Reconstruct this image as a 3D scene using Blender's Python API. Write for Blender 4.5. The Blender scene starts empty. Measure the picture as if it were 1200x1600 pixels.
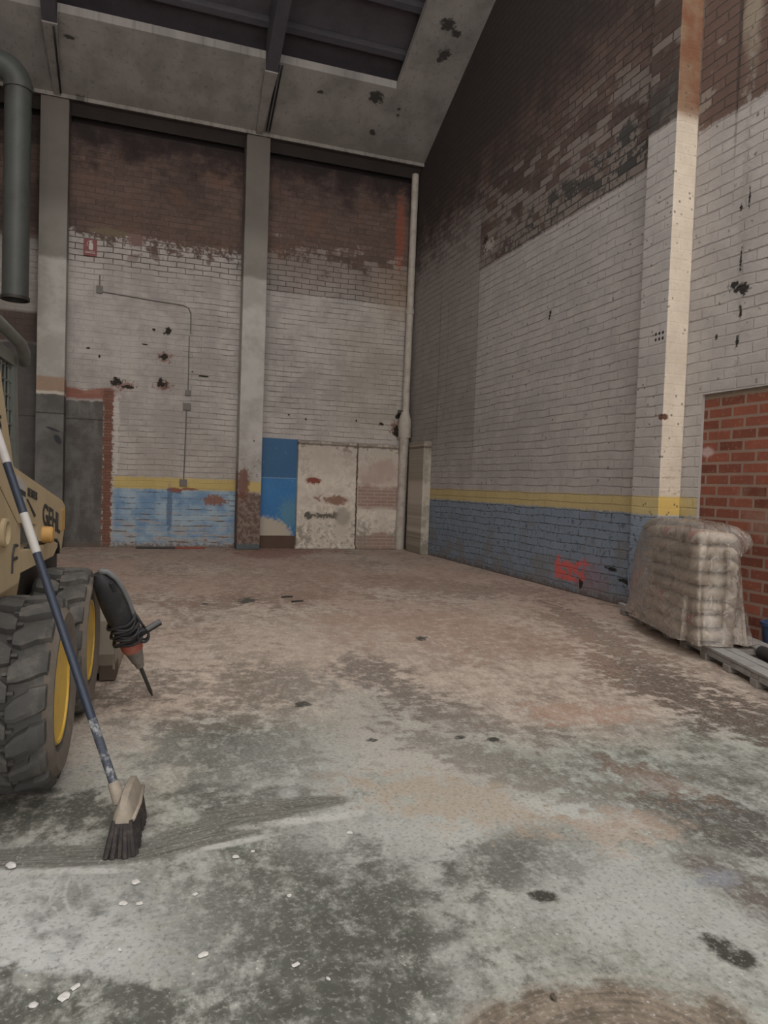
import bpy, bmesh, math, random
from mathutils import Vector, Matrix, noise as mnoise
random.seed(7)
scene = bpy.context.scene
col = scene.collection
pi = math.pi
sin, cos = math.sin, math.cos

# ------------------------------------------------------------------ camera
F_PX, YAW, PITCH, ROLL, CH = 1118.287, 0.3345293, -0.0360650, 0.0338896, 1.35
_fw = Vector((sin(YAW)*cos(PITCH), cos(YAW)*cos(PITCH), sin(PITCH)))
_r0 = Vector((cos(YAW), -sin(YAW), 0)); _u0 = _r0.cross(_fw)
_r = _r0*cos(ROLL) + _u0*sin(ROLL); _u = -_r0*sin(ROLL) + _u0*cos(ROLL)
cam_d = bpy.data.cameras.new('camera'); cam = bpy.data.objects.new('camera', cam_d); col.objects.link(cam)
m = Matrix((_r, _u, -_fw)).transposed().to_4x4(); m.translation = Vector((0, 0, CH)); cam.matrix_world = m
cam_d.sensor_fit = 'VERTICAL'; cam_d.sensor_height = 36; cam_d.lens = F_PX/1600*36
cam_d.clip_start = 0.05; cam_d.clip_end = 200
scene.camera = cam
EYE = Vector((0, 0, CH))
def ray(px, py): return _fw + _r*((px-600)/F_PX) + _u*((800-py)/F_PX)
def gp(px, py, z=0.0):
    d = ray(px, py); return EYE + d*((z-CH)/d.z)

# ------------------------------------------------------------------ shader DSL
def ellipse_group():
    g = bpy.data.node_groups.new('ellipse_mask', 'ShaderNodeTree'); it = g.interface
    for nm in ('P', 'A', 'U', 'V'): it.new_socket(nm, in_out='INPUT', socket_type='NodeSocketVector')
    for nm, dv in (('Warp', 0.0), ('Soft', .25)): it.new_socket(nm, in_out='INPUT', socket_type='NodeSocketFloat').default_value = dv
    for nm in ('Mask', 'P1', 'P2', 'R'): it.new_socket(nm, in_out='OUTPUT', socket_type='NodeSocketFloat')
    N = g.nodes.new; L = g.links.new; a = N('NodeGroupInput'); z = N('NodeGroupOutput')
    sb = N('ShaderNodeVectorMath'); sb.operation = 'SUBTRACT'; L(a.outputs[0], sb.inputs[0]); L(a.outputs[1], sb.inputs[1])
    d = []
    for q in (2, 3):
        n = N('ShaderNodeVectorMath'); n.operation = 'DOT_PRODUCT'; L(sb.outputs[0], n.inputs[0]); L(a.outputs[q], n.inputs[1]); d.append(n.outputs['Value'])
    c = N('ShaderNodeCombineXYZ'); L(d[0], c.inputs[0]); L(d[1], c.inputs[1])
    ln = N('ShaderNodeVectorMath'); ln.operation = 'LENGTH'; L(c.outputs[0], ln.inputs[0])
    w = N('ShaderNodeMath'); L(ln.outputs['Value'], w.inputs[0]); L(a.outputs[4], w.inputs[1])
    hi = N('ShaderNodeMath'); hi.inputs[0].default_value = 1; L(a.outputs[5], hi.inputs[1])
    lo = N('ShaderNodeMath'); lo.operation = 'SUBTRACT'; lo.inputs[0].default_value = 1; L(a.outputs[5], lo.inputs[1])
    mr = N('ShaderNodeMapRange'); mr.interpolation_type = 'SMOOTHSTEP'
    L(w.outputs[0], mr.inputs['Value']); L(hi.outputs[0], mr.inputs['From Min']); L(lo.outputs[0], mr.inputs['From Max'])
    L(mr.outputs[0], z.inputs[0]); L(d[0], z.inputs[1]); L(d[1], z.inputs[2]); L(ln.outputs['Value'], z.inputs[3])
    return g
ELL = ellipse_group()
class Mat:
    def __init__(s, name, clip=None):
        s.mat = bpy.data.materials.new(name); s.mat.use_nodes = True; s.dim = '3D'; s.rng = {}; s.uv = {}; s.clip = clip or ((-99, 99),)*3
        s.nt = s.mat.node_tree; s.nt.nodes.clear()
        s.out = s.nt.nodes.new('ShaderNodeOutputMaterial')
        s._pos = None; s._obj = None
    def n(s, t): return s.nt.nodes.new(t)
    def put(s, sock, v):
        if isinstance(v, bpy.types.NodeSocket): s.nt.links.new(v, sock)
        elif isinstance(v, (int, float)):
            try: sock.default_value = v
            except Exception: sock.default_value = (v, v, v)
        else:
            v = tuple(v)
            try: sock.default_value = v
            except Exception: sock.default_value = v + (1,)
    # value ranges are tracked so that terms which cannot act inside a given stretch of wall or floor drop out
    def key(s, k): return (k.node.name, k.identifier)
    def rg(s, v):
        if isinstance(v, bpy.types.NodeSocket): return s.rng.get(s.key(v), (-1e9, 1e9))
        return (v, v)
    def setr(s, k, lo, hi): s.rng[s.key(k)] = (lo, hi); return k
    def pos(s):
        if s._pos is None:
            g = s.n('ShaderNodeNewGeometry'); x = s.n('ShaderNodeSeparateXYZ'); s.nt.links.new(g.outputs['Position'], x.inputs[0])
            for q in range(3): s.setr(x.outputs[q], *s.clip[q])
            s._pos = (g.outputs['Position'], x.outputs[0], x.outputs[1], x.outputs[2])
        return s._pos
    def obj(s):
        if s._obj is None:
            g = s.n('ShaderNodeTexCoord'); x = s.n('ShaderNodeSeparateXYZ'); s.nt.links.new(g.outputs['Object'], x.inputs[0])
            s._obj = (g.outputs['Object'], x.outputs[0], x.outputs[1], x.outputs[2])
        return s._obj
    def m(s, op, a, b=0.0, c=0.0):
        K = lambda v: isinstance(v, (int, float))
        A, B_ = s.rg(a), s.rg(b); r = (-1e9, 1e9)
        if op == 'ADD':
            if K(a) and a == 0: return b
            if K(b) and b == 0: return a
            r = (A[0]+B_[0], A[1]+B_[1])
        elif op == 'SUBTRACT':
            if K(b) and b == 0: return a
            r = (A[0]-B_[1], A[1]-B_[0])
        elif op == 'MULTIPLY':
            if (K(a) and a == 0) or (K(b) and b == 0): return 0.0
            if K(a) and a == 1: return b
            if K(b) and b == 1: return a
            p = [x*y for x in A for y in B_]; r = (min(p), max(p))
            if a is b: r = (0.0 if A[0] <= 0 <= A[1] else min(A[0]**2, A[1]**2), max(A[0]**2, A[1]**2))
        elif op == 'MAXIMUM':
            if A[0] >= B_[1]: return a
            if B_[0] >= A[1]: return b
            r = (max(A[0], B_[0]), max(A[1], B_[1]))
        elif op == 'MINIMUM':
            if A[1] <= B_[0]: return a
            if B_[1] <= A[0]: return b
            r = (min(A[0], B_[0]), min(A[1], B_[1]))
        elif op == 'SQRT': r = (math.sqrt(max(A[0], 0)), math.sqrt(max(A[1], 0)))
        elif op == 'ABSOLUTE': r = (0.0 if A[0] <= 0 <= A[1] else min(abs(A[0]), abs(A[1])), max(abs(A[0]), abs(A[1])))
        elif op == 'SINE': r = (-1, 1)
        elif op == 'FRACT': r = (0, 1)
        if r[0] == r[1]: return r[0]
        n = s.n('ShaderNodeMath'); n.operation = op
        s.put(n.inputs[0], a); s.put(n.inputs[1], b); s.put(n.inputs[2], c); return s.setr(n.outputs[0], *r)
    def add(s, a, b): return s.m('ADD', a, b)
    def sub(s, a, b): return s.m('SUBTRACT', a, b)
    def mul(s, a, b): return s.m('MULTIPLY', a, b)
    def mx(s, a, b): return s.m('MAXIMUM', a, b)
    def mn(s, a, b): return s.m('MINIMUM', a, b)
    def inv(s, a): return s.m('SUBTRACT', 1.0, a)
    def sm(s, x, a, b):
        X, A, B_ = s.rg(x), s.rg(a), s.rg(b)
        if A[1] <= B_[0]:
            if X[1] <= A[0]: return 0.0
            if X[0] >= B_[1]: return 1.0
        elif B_[1] <= A[0]:
            if X[0] >= A[1]: return 0.0
            if X[1] <= B_[0]: return 1.0
        n = s.n('ShaderNodeMapRange'); n.interpolation_type = 'SMOOTHSTEP'
        s.put(n.inputs['Value'], x); s.put(n.inputs['From Min'], a); s.put(n.inputs['From Max'], b); return s.setr(n.outputs[0], 0.0, 1.0)
    def band(s, x, lo, hi, soft):
        A = lambda v, d: s.add(v, d) if isinstance(v, bpy.types.NodeSocket) else v+d
        return s.mul(s.sm(x, A(lo, -soft), A(lo, soft)), s.sm(x, A(hi, soft), A(hi, -soft)))
    def mix(s, f, a, b):
        if isinstance(f, (int, float)):
            if f <= 0: return a
            if f >= 1: return b
        n = s.n('ShaderNodeMix'); n.data_type = 'RGBA'
        s.put(n.inputs[0], f); s.put(n.inputs[6], a); s.put(n.inputs[7], b); return n.outputs[2]
    def comb(s, x, y, z):
        n = s.n('ShaderNodeCombineXYZ'); s.put(n.inputs[0], x); s.put(n.inputs[1], y); s.put(n.inputs[2], z); return n.outputs[0]
    def vm(s, op, a, b):
        n = s.n('ShaderNodeVectorMath'); n.operation = op; s.put(n.inputs[0], a); s.put(n.inputs[1], b)
        return n.outputs['Value'] if op in ('DOT_PRODUCT', 'LENGTH') else n.outputs[0]
    def noise(s, v, scale, detail=4.0, rough=0.55, dist=0.0):
        n = s.n('ShaderNodeTexNoise'); n.noise_dimensions = s.dim; s.put(n.inputs['Vector'], v); s.put(n.inputs['Scale'], scale)
        s.put(n.inputs['Detail'], detail); s.put(n.inputs['Roughness'], rough); s.put(n.inputs['Distortion'], dist); return s.setr(n.outputs[0], .12, .88)
    def vor(s, v, scale):
        n = s.n('ShaderNodeTexVoronoi'); n.voronoi_dimensions = s.dim; s.put(n.inputs['Vector'], v); s.put(n.inputs['Scale'], scale); return s.setr(n.outputs['Distance'], 0.0, 1.5), n.outputs['Color']
    def brick(s, v, w, h, mort, smooth=0.2, off=0.5):
        n = s.n('ShaderNodeTexBrick'); s.put(n.inputs['Vector'], v); n.offset = off
        s.put(n.inputs['Color1'], (0, 0, 0)); s.put(n.inputs['Color2'], (1, 1, 1)); s.put(n.inputs['Mortar'], (0.5, 0.5, 0.5))
        s.put(n.inputs['Scale'], 1.0); s.put(n.inputs['Mortar Size'], mort); s.put(n.inputs['Mortar Smooth'], smooth)
        s.put(n.inputs['Brick Width'], w); s.put(n.inputs['Row Height'], h)
        r = s.n('ShaderNodeRGBToBW'); s.nt.links.new(n.outputs['Color'], r.inputs[0])
        return s.setr(n.outputs['Fac'], 0.0, 1.0), s.setr(r.outputs[0], 0.0, 1.0)
    def ell(s, P, xr, yr, a0, U, V, warp, soft):
        """soft mask of a warped ellipse, d = |((p-a0).U, (p-a0).V)| + warp; returns mask and its node"""
        iv = lambda W: [sum(W[q]*(c[q]-a0[q]) for q in (0, 1)) for c in ((xr[0], yr[0]), (xr[1], yr[0]), (xr[0], yr[1]), (xr[1], yr[1]))]
        lo = 0.0
        for W in (U, V):
            k = iv(W); a, b = min(k), max(k); lo += 0.0 if a <= 0 <= b else min(a*a, b*b)
        if math.sqrt(lo)+s.rg(warp)[0] >= 1+soft: return 0.0, None
        n = s.n('ShaderNodeGroup'); n.node_tree = ELL
        s.put(n.inputs[0], P); s.put(n.inputs[1], (a0[0], a0[1], 0)); s.put(n.inputs[2], (U[0], U[1], 0)); s.put(n.inputs[3], (V[0], V[1], 0))
        if not (isinstance(warp, (int, float)) and warp == 0): s.put(n.inputs[4], warp)
        if soft != .25: s.put(n.inputs[5], soft)
        s.setr(n.outputs[0], 0.0, 1.0); s.setr(n.outputs[3], -1.0, 1e9)
        return n.outputs[0], n
    def blob(s, u, v, cu, cv, ru, rv, warp=0.0, soft=0.25, ang=0.0):
        k = (s.key(u), s.key(v))
        if k not in s.uv: s.uv[k] = s.comb(u, v, 0.0)
        c, d = cos(ang), sin(ang)
        return s.ell(s.uv[k], s.rg(u), s.rg(v), (cu, cv), (c/ru, d/ru), (-d/rv, c/rv), warp, soft)[0]
    def bsdf(s, colr, rough=0.8, metal=0.0, bump=None, bstr=0.4, bdist=0.01, spec=0.4, **kw):
        p = s.n('ShaderNodeBsdfPrincipled'); s.put(p.inputs['Base Color'], colr); s.put(p.inputs['Roughness'], rough); s.put(p.inputs['Metallic'], metal)
        s.put(p.inputs['Specular IOR Level'], spec)
        for k, v in kw.items(): s.put(p.inputs[k.replace('_', ' ')], v)
        if bump is not None:
            b = s.n('ShaderNodeBump'); s.put(b.inputs['Height'], bump); s.put(b.inputs['Strength'], bstr); s.put(b.inputs['Distance'], bdist)
            s.nt.links.new(b.outputs[0], p.inputs['Normal'])
        s.nt.links.new(p.outputs[0], s.out.inputs[0]); s.p = p
        return s.mat

def simple(name, c, rough=0.7, metal=0.0, var=0.25, scale=12, dirt=None, dirt_amt=0.5, bstr=0.15, spec=0.4):
    s = Mat(name); v = s.obj()[0]
    n1 = s.noise(v, scale); n2 = s.noise(v, scale*5)
    c1 = tuple(x*(1-var) for x in c); c2 = tuple(min(1, x*(1+var)) for x in c)
    k = s.mix(s.add(s.mul(n1, .7), s.mul(n2, .3)), c1, c2)
    if dirt: k = s.mix(s.mul(s.sm(s.noise(v, scale*.7, 6, .7), .45, .7), dirt_amt), k, dirt)
    return s.bsdf(k, rough, metal, n2, bstr, .004, spec)

# ------------------------------------------------------------------ mesh helper
class MB:
    def __init__(s): s.v = []; s.f = []; s.mi = []; s.cur = 0
    def addm(s, vs, fs):
        o = len(s.v); s.v += [Vector(p) for p in vs]
        for f in fs: s.f.append([i+o for i in f]); s.mi.append(s.cur)
    def box(s, lo, hi, M=None, bev=0.0):
        bm = bmesh.new(); bmesh.ops.create_cube(bm, size=1)
        lo = Vector(lo); hi = Vector(hi)
        for v in bm.verts: v.co = Vector([(lo[i]+hi[i])/2 + v.co[i]*(hi[i]-lo[i]) for i in range(3)])
        if bev > 0: bmesh.ops.bevel(bm, geom=bm.edges[:], offset=bev, segments=2, affect='EDGES', profile=.6)
        if M is not None: bmesh.ops.transform(bm, matrix=M, verts=bm.verts)
        bm.verts.index_update(); s.addm([v.co.copy() for v in bm.verts], [[v.index for v in f.verts] for f in bm.faces]); bm.free(); return s
    def ring_sweep(s, rings, closed=True, cap0=True, cap1=True, loop=False):
        n = len(rings[0]); vs = [p for r in rings for p in r]; fs = []
        R = len(rings)
        for i in range(R if loop else R-1):
            a = i*n; b = ((i+1) % R)*n
            for j in range(n if closed else n-1):
                k = (j+1) % n; fs.append([a+j, a+k, b+k, b+j])
        if not loop and closed:
            if cap0: fs.append(list(range(n))[::-1])
            if cap1: fs.append([(R-1)*n+j for j in range(n)])
        s.addm(vs, fs); return s
    def tube(s, path, r, n=12, loop=False):
        path = [Vector(p) for p in path]; R = len(path); rings = []
        rr = r if isinstance(r, (list, tuple)) else [r]*R
        ref = None
        for i, p in enumerate(path):
            a = path[(i-1) % R] if (i > 0 or loop) else p
            b = path[(i+1) % R] if (i < R-1 or loop) else p
            t = (b-a).normalized()
            if ref is None:
                ref = Vector((0, 0, 1)) if abs(t.z) < .9 else Vector((1, 0, 0))
            x = ref - t*ref.dot(t); x.normalize(); y = t.cross(x); ref = x
            rings.append([p + x*(rr[i]*cos(2*pi*k/n)) + y*(rr[i]*sin(2*pi*k/n)) for k in range(n)])
        return s.ring_sweep(rings, loop=loop)
    def lathe(s, prof, c, ax='x', n=48, closed_prof=False):
        # prof: list of (axial, radius)
        c = Vector(c); rings = []
        for a, r in prof:
            ring = []
            for k in range(n):
                t = 2*pi*k/n; u, w = r*cos(t), r*sin(t)
                ring.append(c + (Vector((a, u, w)) if ax == 'x' else Vector((u, w, a)) if ax == 'z' else Vector((w, a, u))))
            rings.append(ring)
        return s.ring_sweep(rings, loop=closed_prof)
    def prism(s, poly, d0, d1, axis='x', holes=None):
        # poly in the other two axes (cyclic order: x->(y,z), y->(x,z), z->(x,y))
        def P(a, b, d): return (d, a, b) if axis == 'x' else (a, d, b) if axis == 'y' else (a, b, d)
        n = len(poly)
        vs = [P(a, b, d0) for a, b in poly] + [P(a, b, d1) for a, b in poly]
        fs = [list(range(n)), [2*n-1-i for i in range(n)]]
        for i in range(n):
            j = (i+1) % n; fs.append([i, n+i, n+j, j])
        s.addm(vs, fs); return s
    def build(s, name, mats, parent=None, smooth=False, M=None, ang=None):
        me = bpy.data.meshes.new(name); vs = [M @ v for v in s.v] if M is not None else s.v
        me.from_pydata([tuple(v) for v in vs], [], s.f)
        bm = bmesh.new(); bm.from_mesh(me)
        bmesh.ops.recalc_face_normals(bm, faces=bm.faces); bm.to_mesh(me); bm.free()
        mats = mats if isinstance(mats, (list, tuple)) else [mats]
        for k in mats: me.materials.append(k)
        for i, p in enumerate(me.polygons): p.material_index = s.mi[i]
        if smooth:
            for p in me.polygons: p.use_smooth = True
            if ang is not None:
                try: me.set_sharp_from_angle(angle=ang)
                except Exception: pass
        o = bpy.data.objects.new(name, me); col.objects.link(o)
        if parent: o.parent = parent
        return o

def tag(o, label=None, cat=None, group=None, kind=None):
    if label: o['label'] = label
    if cat: o['category'] = cat
    if group: o['group'] = group
    if kind: o['kind'] = kind
    return o
def empty(name, loc, rz=0, **k):
    o = bpy.data.objects.new(name, None); col.objects.link(o); o.location = loc; o.rotation_euler = (0, 0, rz); o.empty_display_size = .1
    return tag(o, **k)
def struct(o, label=None): o['kind'] = 'structure'; o['label'] = label or o.name; return o

# ------------------------------------------------------------------ dimensions
XR, YB = 5.595, 14.65
XL, YF = -5.2, -5.0
PITCHR = math.radians(25.96); TP = math.tan(PITCHR)
EAVE_Y, EAVE_Z = 14.04, 8.27
def roof_z(y): return EAVE_Z + (EAVE_Y-y)*TP
YRIDGE = 5.5
def rz(y): return roof_z(y) if y > YRIDGE else roof_z(YRIDGE) - (YRIDGE-y)*TP*.85

# ------------------------------------------------------------------ wall materials
WHITE_A, WHITE_B = (.335, .302, .278), (.455, .415, .380)
BROWN_A, BROWN_B = (.080, .056, .049), (.165, .108, .088)
def wall_base(s, u, z, seed=0.0, ch=.107, bl=.33, depth=0.0):
    s.dim = '2D'; P = s.comb(s.add(u, seed*7.3), z, 0.0)
    nl = s.noise(P, .7, 3); nm = s.noise(P, 2.6, 5, .6); nf = s.noise(P, 14, 5, .65); nx = s.noise(P, 45, 3, .6)
    wz = s.add(z, s.mul(s.sub(s.noise(P, 1.3, 2), .5), .05)); wu = s.add(u, s.mul(s.sub(nf, .5), .025))
    wz = s.add(wz, s.mul(s.sub(nf, .5), .014))
    mort, rnd = s.brick(s.comb(wu, wz, 0.0), bl, ch, .011, .5)
    fr = s.m('FRACT', s.mul(wz, 1/ch)); s.setr(fr, 0.0, 1.0)
    hl = s.sm(s.m('ABSOLUTE', s.sub(fr, .5)), .40, .47)
    return dict(P=P, nl=nl, nm=nm, nf=nf, nx=nx, mort=mort, rnd=rnd, u=u, z=z, hl=hl)
def white_paint(s, B, smooth=0.0):
    c = s.mix(s.sm(s.add(s.mul(B['nm'], .6), s.mul(B['nl'], .4)), .35, .65), WHITE_A, WHITE_B)
    c = s.mix(s.mul(s.sm(B['nf'], .58, .75), .35), c, (.25, .22, .195))
    # joints read as broken horizontal dashes, the uprights only here and there
    ln = s.noise(s.comb(s.mul(B['u'], 1.6), s.mul(B['z'], 7.0), 0.0), 1.0, 3, .6)
    g = s.mul(s.mx(s.mul(B['hl'], .95), s.mul(B['mort'], .30)), s.sm(s.add(s.mul(ln, 1.0), s.mul(B['nm'], .5)), .65, .84))
    g = s.mul(g, s.sub(1.0, smooth))
    c = s.mix(s.mul(s.mul(B['hl'], .14), s.sub(1.0, smooth)), c, (.22, .195, .175))
    c = s.mix(s.mul(g, .85), c, (.13, .11, .10))
    return c
def brown_raw(s, B):
    c = s.mix(s.add(s.mul(B['rnd'], .45), s.mul(B['nm'], .6)), BROWN_A, BROWN_B)
    c = s.mix(s.mul(B['mort'], .32), c, (.055, .042, .037)); c = s.mix(s.mul(s.sm(B['nf'], .52, .7), .35), c, (.21, .15, .125)); c = s.mix(s.mul(s.sm(B['nl'], .5, .35), .5), c, (.055, .042, .038))
    return c
def wall_bump(s, B): return s.add(s.sub(s.mul(B['nf'], .5), s.mul(B['mort'], .9)), s.mul(B['nx'], .15))
BLUE_A, BLUE_B = (.155, .195, .255), (.245, .285, .335)
YEL_A, YEL_B = (.43, .32, .125), (.54, .43, .20)

def mat_back(clip=None):
    s = Mat('painted_brick_back', clip); _, u, y, z = s.pos(); B = wall_base(s, u, z)
    c = white_paint(s, B, s.mul(s.mul(s.band(z, 2.6, 5.1, .3), s.sm(u, 1.2, .6)), .75)); raw = brown_raw(s, B)
    w = s.mul(s.sub(B['nf'], .5), 2.0); wm = s.mul(s.sub(B['nm'], .5), 1.6)
    bay2 = s.sm(u, 2.05, 2.15); left = s.sm(u, -1.55, -1.65); bay1 = s.sub(s.inv(bay2), left)
    # warm the lower zones a touch with dust
    c = s.mix(s.mul(s.sm(z, 3.2, .8), .3), c, (.47, .395, .335))
    # bay 1 edge
    e1 = s.add(s.add(s.sub(5.83, s.mul(u, .03)), s.mul(wm, .5)), s.mul(w, .25))
    d1 = s.sm(s.sub(z, e1), -.05, .09)
    j1 = s.mul(s.mul(s.sm(z, 5.15, 5.5), B['mort']), .9)
    d1 = s.mx(d1, j1)
    d1 = s.mx(d1, s.mul(s.sm(z, 5.25, 5.75), s.sm(B['nm'], .56, .66)))
    # bay 2
    e2 = s.add(s.add(5.95, s.mul(s.sub(B['rnd'], .5), .35)), s.add(s.mul(wm, .6), s.mul(w, .35)))
    d2 = s.sm(s.sub(z, e2), -.25, .2)
    d2 = s.mx(d2, s.mul(s.sm(s.add(z, s.mul(w, .04)), 5.2, 5.25), s.mx(s.add(.40, s.mul(s.sm(z, 5.25, 6.0), .25)), s.mul(B['mort'], .95))))
    # left bay
    dl = s.mx(s.sm(z, 5.55, 5.75), s.mul(s.band(z, 3.75, 4.32, .05), .95))
    D = s.add(s.add(s.mul(d1, bay1), s.mul(d2, bay2)), s.mul(dl, left))
    raw2 = s.mix(s.mul(s.sm(s.noise(B['P'], 1.7, 3), .55, .75), .5), raw, (.16, .095, .065))
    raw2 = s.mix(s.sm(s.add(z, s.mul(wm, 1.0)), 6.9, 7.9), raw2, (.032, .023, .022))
    c = s.mix(D, c, raw2)
    # pinkish damp on the right of bay 2 and the orange streak by the pipe
    c = s.mix(s.mul(s.mul(s.sm(u, 4.3, 5.3), s.band(z, 4.9, 5.9, .4)), .35), c, (.30, .19, .10))
    c = s.mix(s.mul(s.blob(u, z, 5.25, 6.8, .10, .75, s.mul(w, 1.2)), .7), c, (.27, .085, .05))
    c = s.mix(s.mul(s.mul(s.band(u, 4.0, 5.4, .5), s.band(z, 2.4, 4.7, .6)), .28), c, (.33, .28, .19))
    # exposed bricks by the sign
    c = s.mix(s.blob(u, z, -.55, 5.95, .34, .07, s.mul(w, .8), .2), c, (.165, .125, .085))
    c = s.mix(s.blob(u, z, -.10, 5.88, .16, .12, s.mul(w, .8), .2), c, (.20, .125, .11))
    # yellow band and blue dado of bay 1
    in1 = s.mul(s.sm(u, -.46, -.36), s.sm(u, 2.2, 2.0))
    zw = s.add(z, s.mul(w, .05))
    yb = s.mul(s.band(zw, 1.14, 1.37, .02), in1)
    c = s.mix(s.mul(yb, .95), c, s.mix(B['nm'], YEL_A, (.60, .45, .17)))
    bl = s.mul(s.sm(zw, 1.16, 1.12), in1)
    blu = s.mix(s.sm(B['nm'], .3, .7), (.17, .27, .40), (.34, .42, .48))
    c = s.mix(bl, c, blu)
    hs = s.noise(s.comb(s.mul(u, 1.3), s.mul(z, 5.0), 0.0), 2.2, 4, .65)
    wear = s.mul(bl, s.sm(s.add(hs, s.add(s.mul(w, .10), s.mul(s.sub(.55, z), .30))), .50, .66))
    c = s.mix(s.mul(wear, .85), c, s.mix(B['nf'], (.30, .295, .29), (.42, .38, .345)))
    c = s.mix(s.mul(bl, s.mul(B['hl'], s.sm(hs, .48, .60))), c, (.075, .07, .07))
    pee = s.mul(bl, s.sm(s.add(hs, s.mul(s.sub(.25, z), .2)), .66, .71))
    c = s.mix(s.mul(pee, .8), c, (.24, .14, .105))
    c = s.mix(s.blob(u, z, .72, 1.135, .15, .045, s.mul(w, .5), .15), c, (.24, .10, .07))
    c = s.mix(s.blob(u, z, 1.02, 1.16, .16, .025, s.mul(w, .8), .2), c, (.26, .12, .08))
    c = s.mix(s.blob(u, z, 1.5, .95, .22, .10, s.mul(w, 1.2), .3), c, (.24, .13, .10))
    c = s.mix(s.mul(s.blob(u, z, .63, .75, .055, .42, s.mul(w, .5), .3), .8), c, (.10, .145, .22))
    # cement render over the old doorway, brick jamb
    wz = s.add(z, s.mul(wm, .12))
    cem = s.mx(s.mul(s.sm(wz, 2.78, 2.74), s.sm(u, -.60, -.62)), s.mul(left, s.sm(wz, 3.78, 3.72)))
    cemc = s.mix(s.sm(B['nm'], .35, .7), (.095, .085, .078), (.15, .14, .13))
    cemc = s.mix(s.mul(s.sm(s.noise(s.comb(s.mul(u, 3.0), s.mul(z, .6), 2.0), 1.5, 4), .55, .7), .4), cemc, (.20, .19, .175))
    cemc = s.mix(s.mul(left, .6), cemc, (.075, .066, .062))  # left bay darkened in the colour to stand for its deeper shade
    c = s.mix(cem, c, cemc)
    c = s.mix(s.mul(s.band(s.add(z, s.mul(w, .02)), 2.41, 2.43, .012), s.sm(u, -.60, -.63)), c, (.05, .045, .042))
    rub = s.mul(s.band(wz, 2.80, 3.0, .03), s.mul(s.sm(u, -.2, -.6), s.sm(u, -1.35, -1.3)))
    c = s.mix(s.mul(rub, .9), c, s.mix(B['rnd'], (.23, .08, .055), (.28, .12, .085)))
    ja = s.mul(s.band(s.add(u, s.mul(w, .09)), -.61, -.44, .012), s.sm(z, 3.05, 2.95))
    jm, jr = s.brick(s.comb(s.add(u, .1), z, 0.0), .30, .055, .008, .3)
    c = s.mix(ja, c, s.mix(s.mul(jm, .8), s.mix(s.add(s.mul(jr, .4), s.mul(B['nm'], .5)), (.15, .065, .045), (.27, .135, .095)), (.10, .075, .06)))
    c = s.mix(s.mul(s.mul(s.band(s.add(u, s.mul(w, .12)), -.42, -.33, .02), s.sm(z, 3.0, 2.9)), s.mul(s.sm(z, 1.35, 1.45), .45)), c, (.62, .58, .54))
    # base grime
    c = s.mix(s.mul(s.sm(s.add(z, s.mul(w, .15)), .12, .0), .8), c, (.15, .105, .08))
    # holes knocked through
    hh = 0.0
    for cu, cv, ru, rv in ((.53, 4.21, .075, .06), (.27, 4.22, .025, .025), (.48, 3.71, .07, .05), (.42, 3.70, .05, .025), (.43, 3.18, .09, .055), (.41, 3.24, .04, .07), (-.39, 3.17, .11, .065), (-.2, 3.08, .12, .03),
                           (.10, 3.92, .05, .012), (-.9, 3.75, .03, .015), (-.7, 3.62, .02, .03), (1.2, 3.4, .1, .015), (1.0, 3.47, .015, .015), (2.95, 2.75, .02, .02), (3.3, 2.68, .02, .02), (4.4, 2.72, .02, .02), (4.95, 2.68, .05, .03), (5.35, 2.86, .09, .05), (5.3, 2.55, .08, .10)):
        hh = s.mx(hh, s.blob(u, z, cu, cv, ru, rv, s.mul(w, 1.6), .25))
    ring = 0.0
    for cu, cv, ru, rv in ((.48, 3.70, .12, .09), (.45, 3.16, .15, .09), (-.25, 3.1, .18, .08), (5.3, 2.6, .12, .16)):
        ring = s.mx(ring, s.blob(u, z, cu, cv, ru, rv, s.mul(w, 1.8), .3))
    c = s.mix(s.mul(ring, .7), c, (.20, .085, .065))
    c = s.mix(hh, c, (.035, .028, .022))
    bump = s.sub(wall_bump(s, B), s.mul(hh, 3.0))
    bump = s.mul(bump, s.sub(1.0, s.mul(s.mx(cem, 0.0), .75)))
    return s.bsdf(c, .9, 0, bump, .55, .012, .2)

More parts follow.
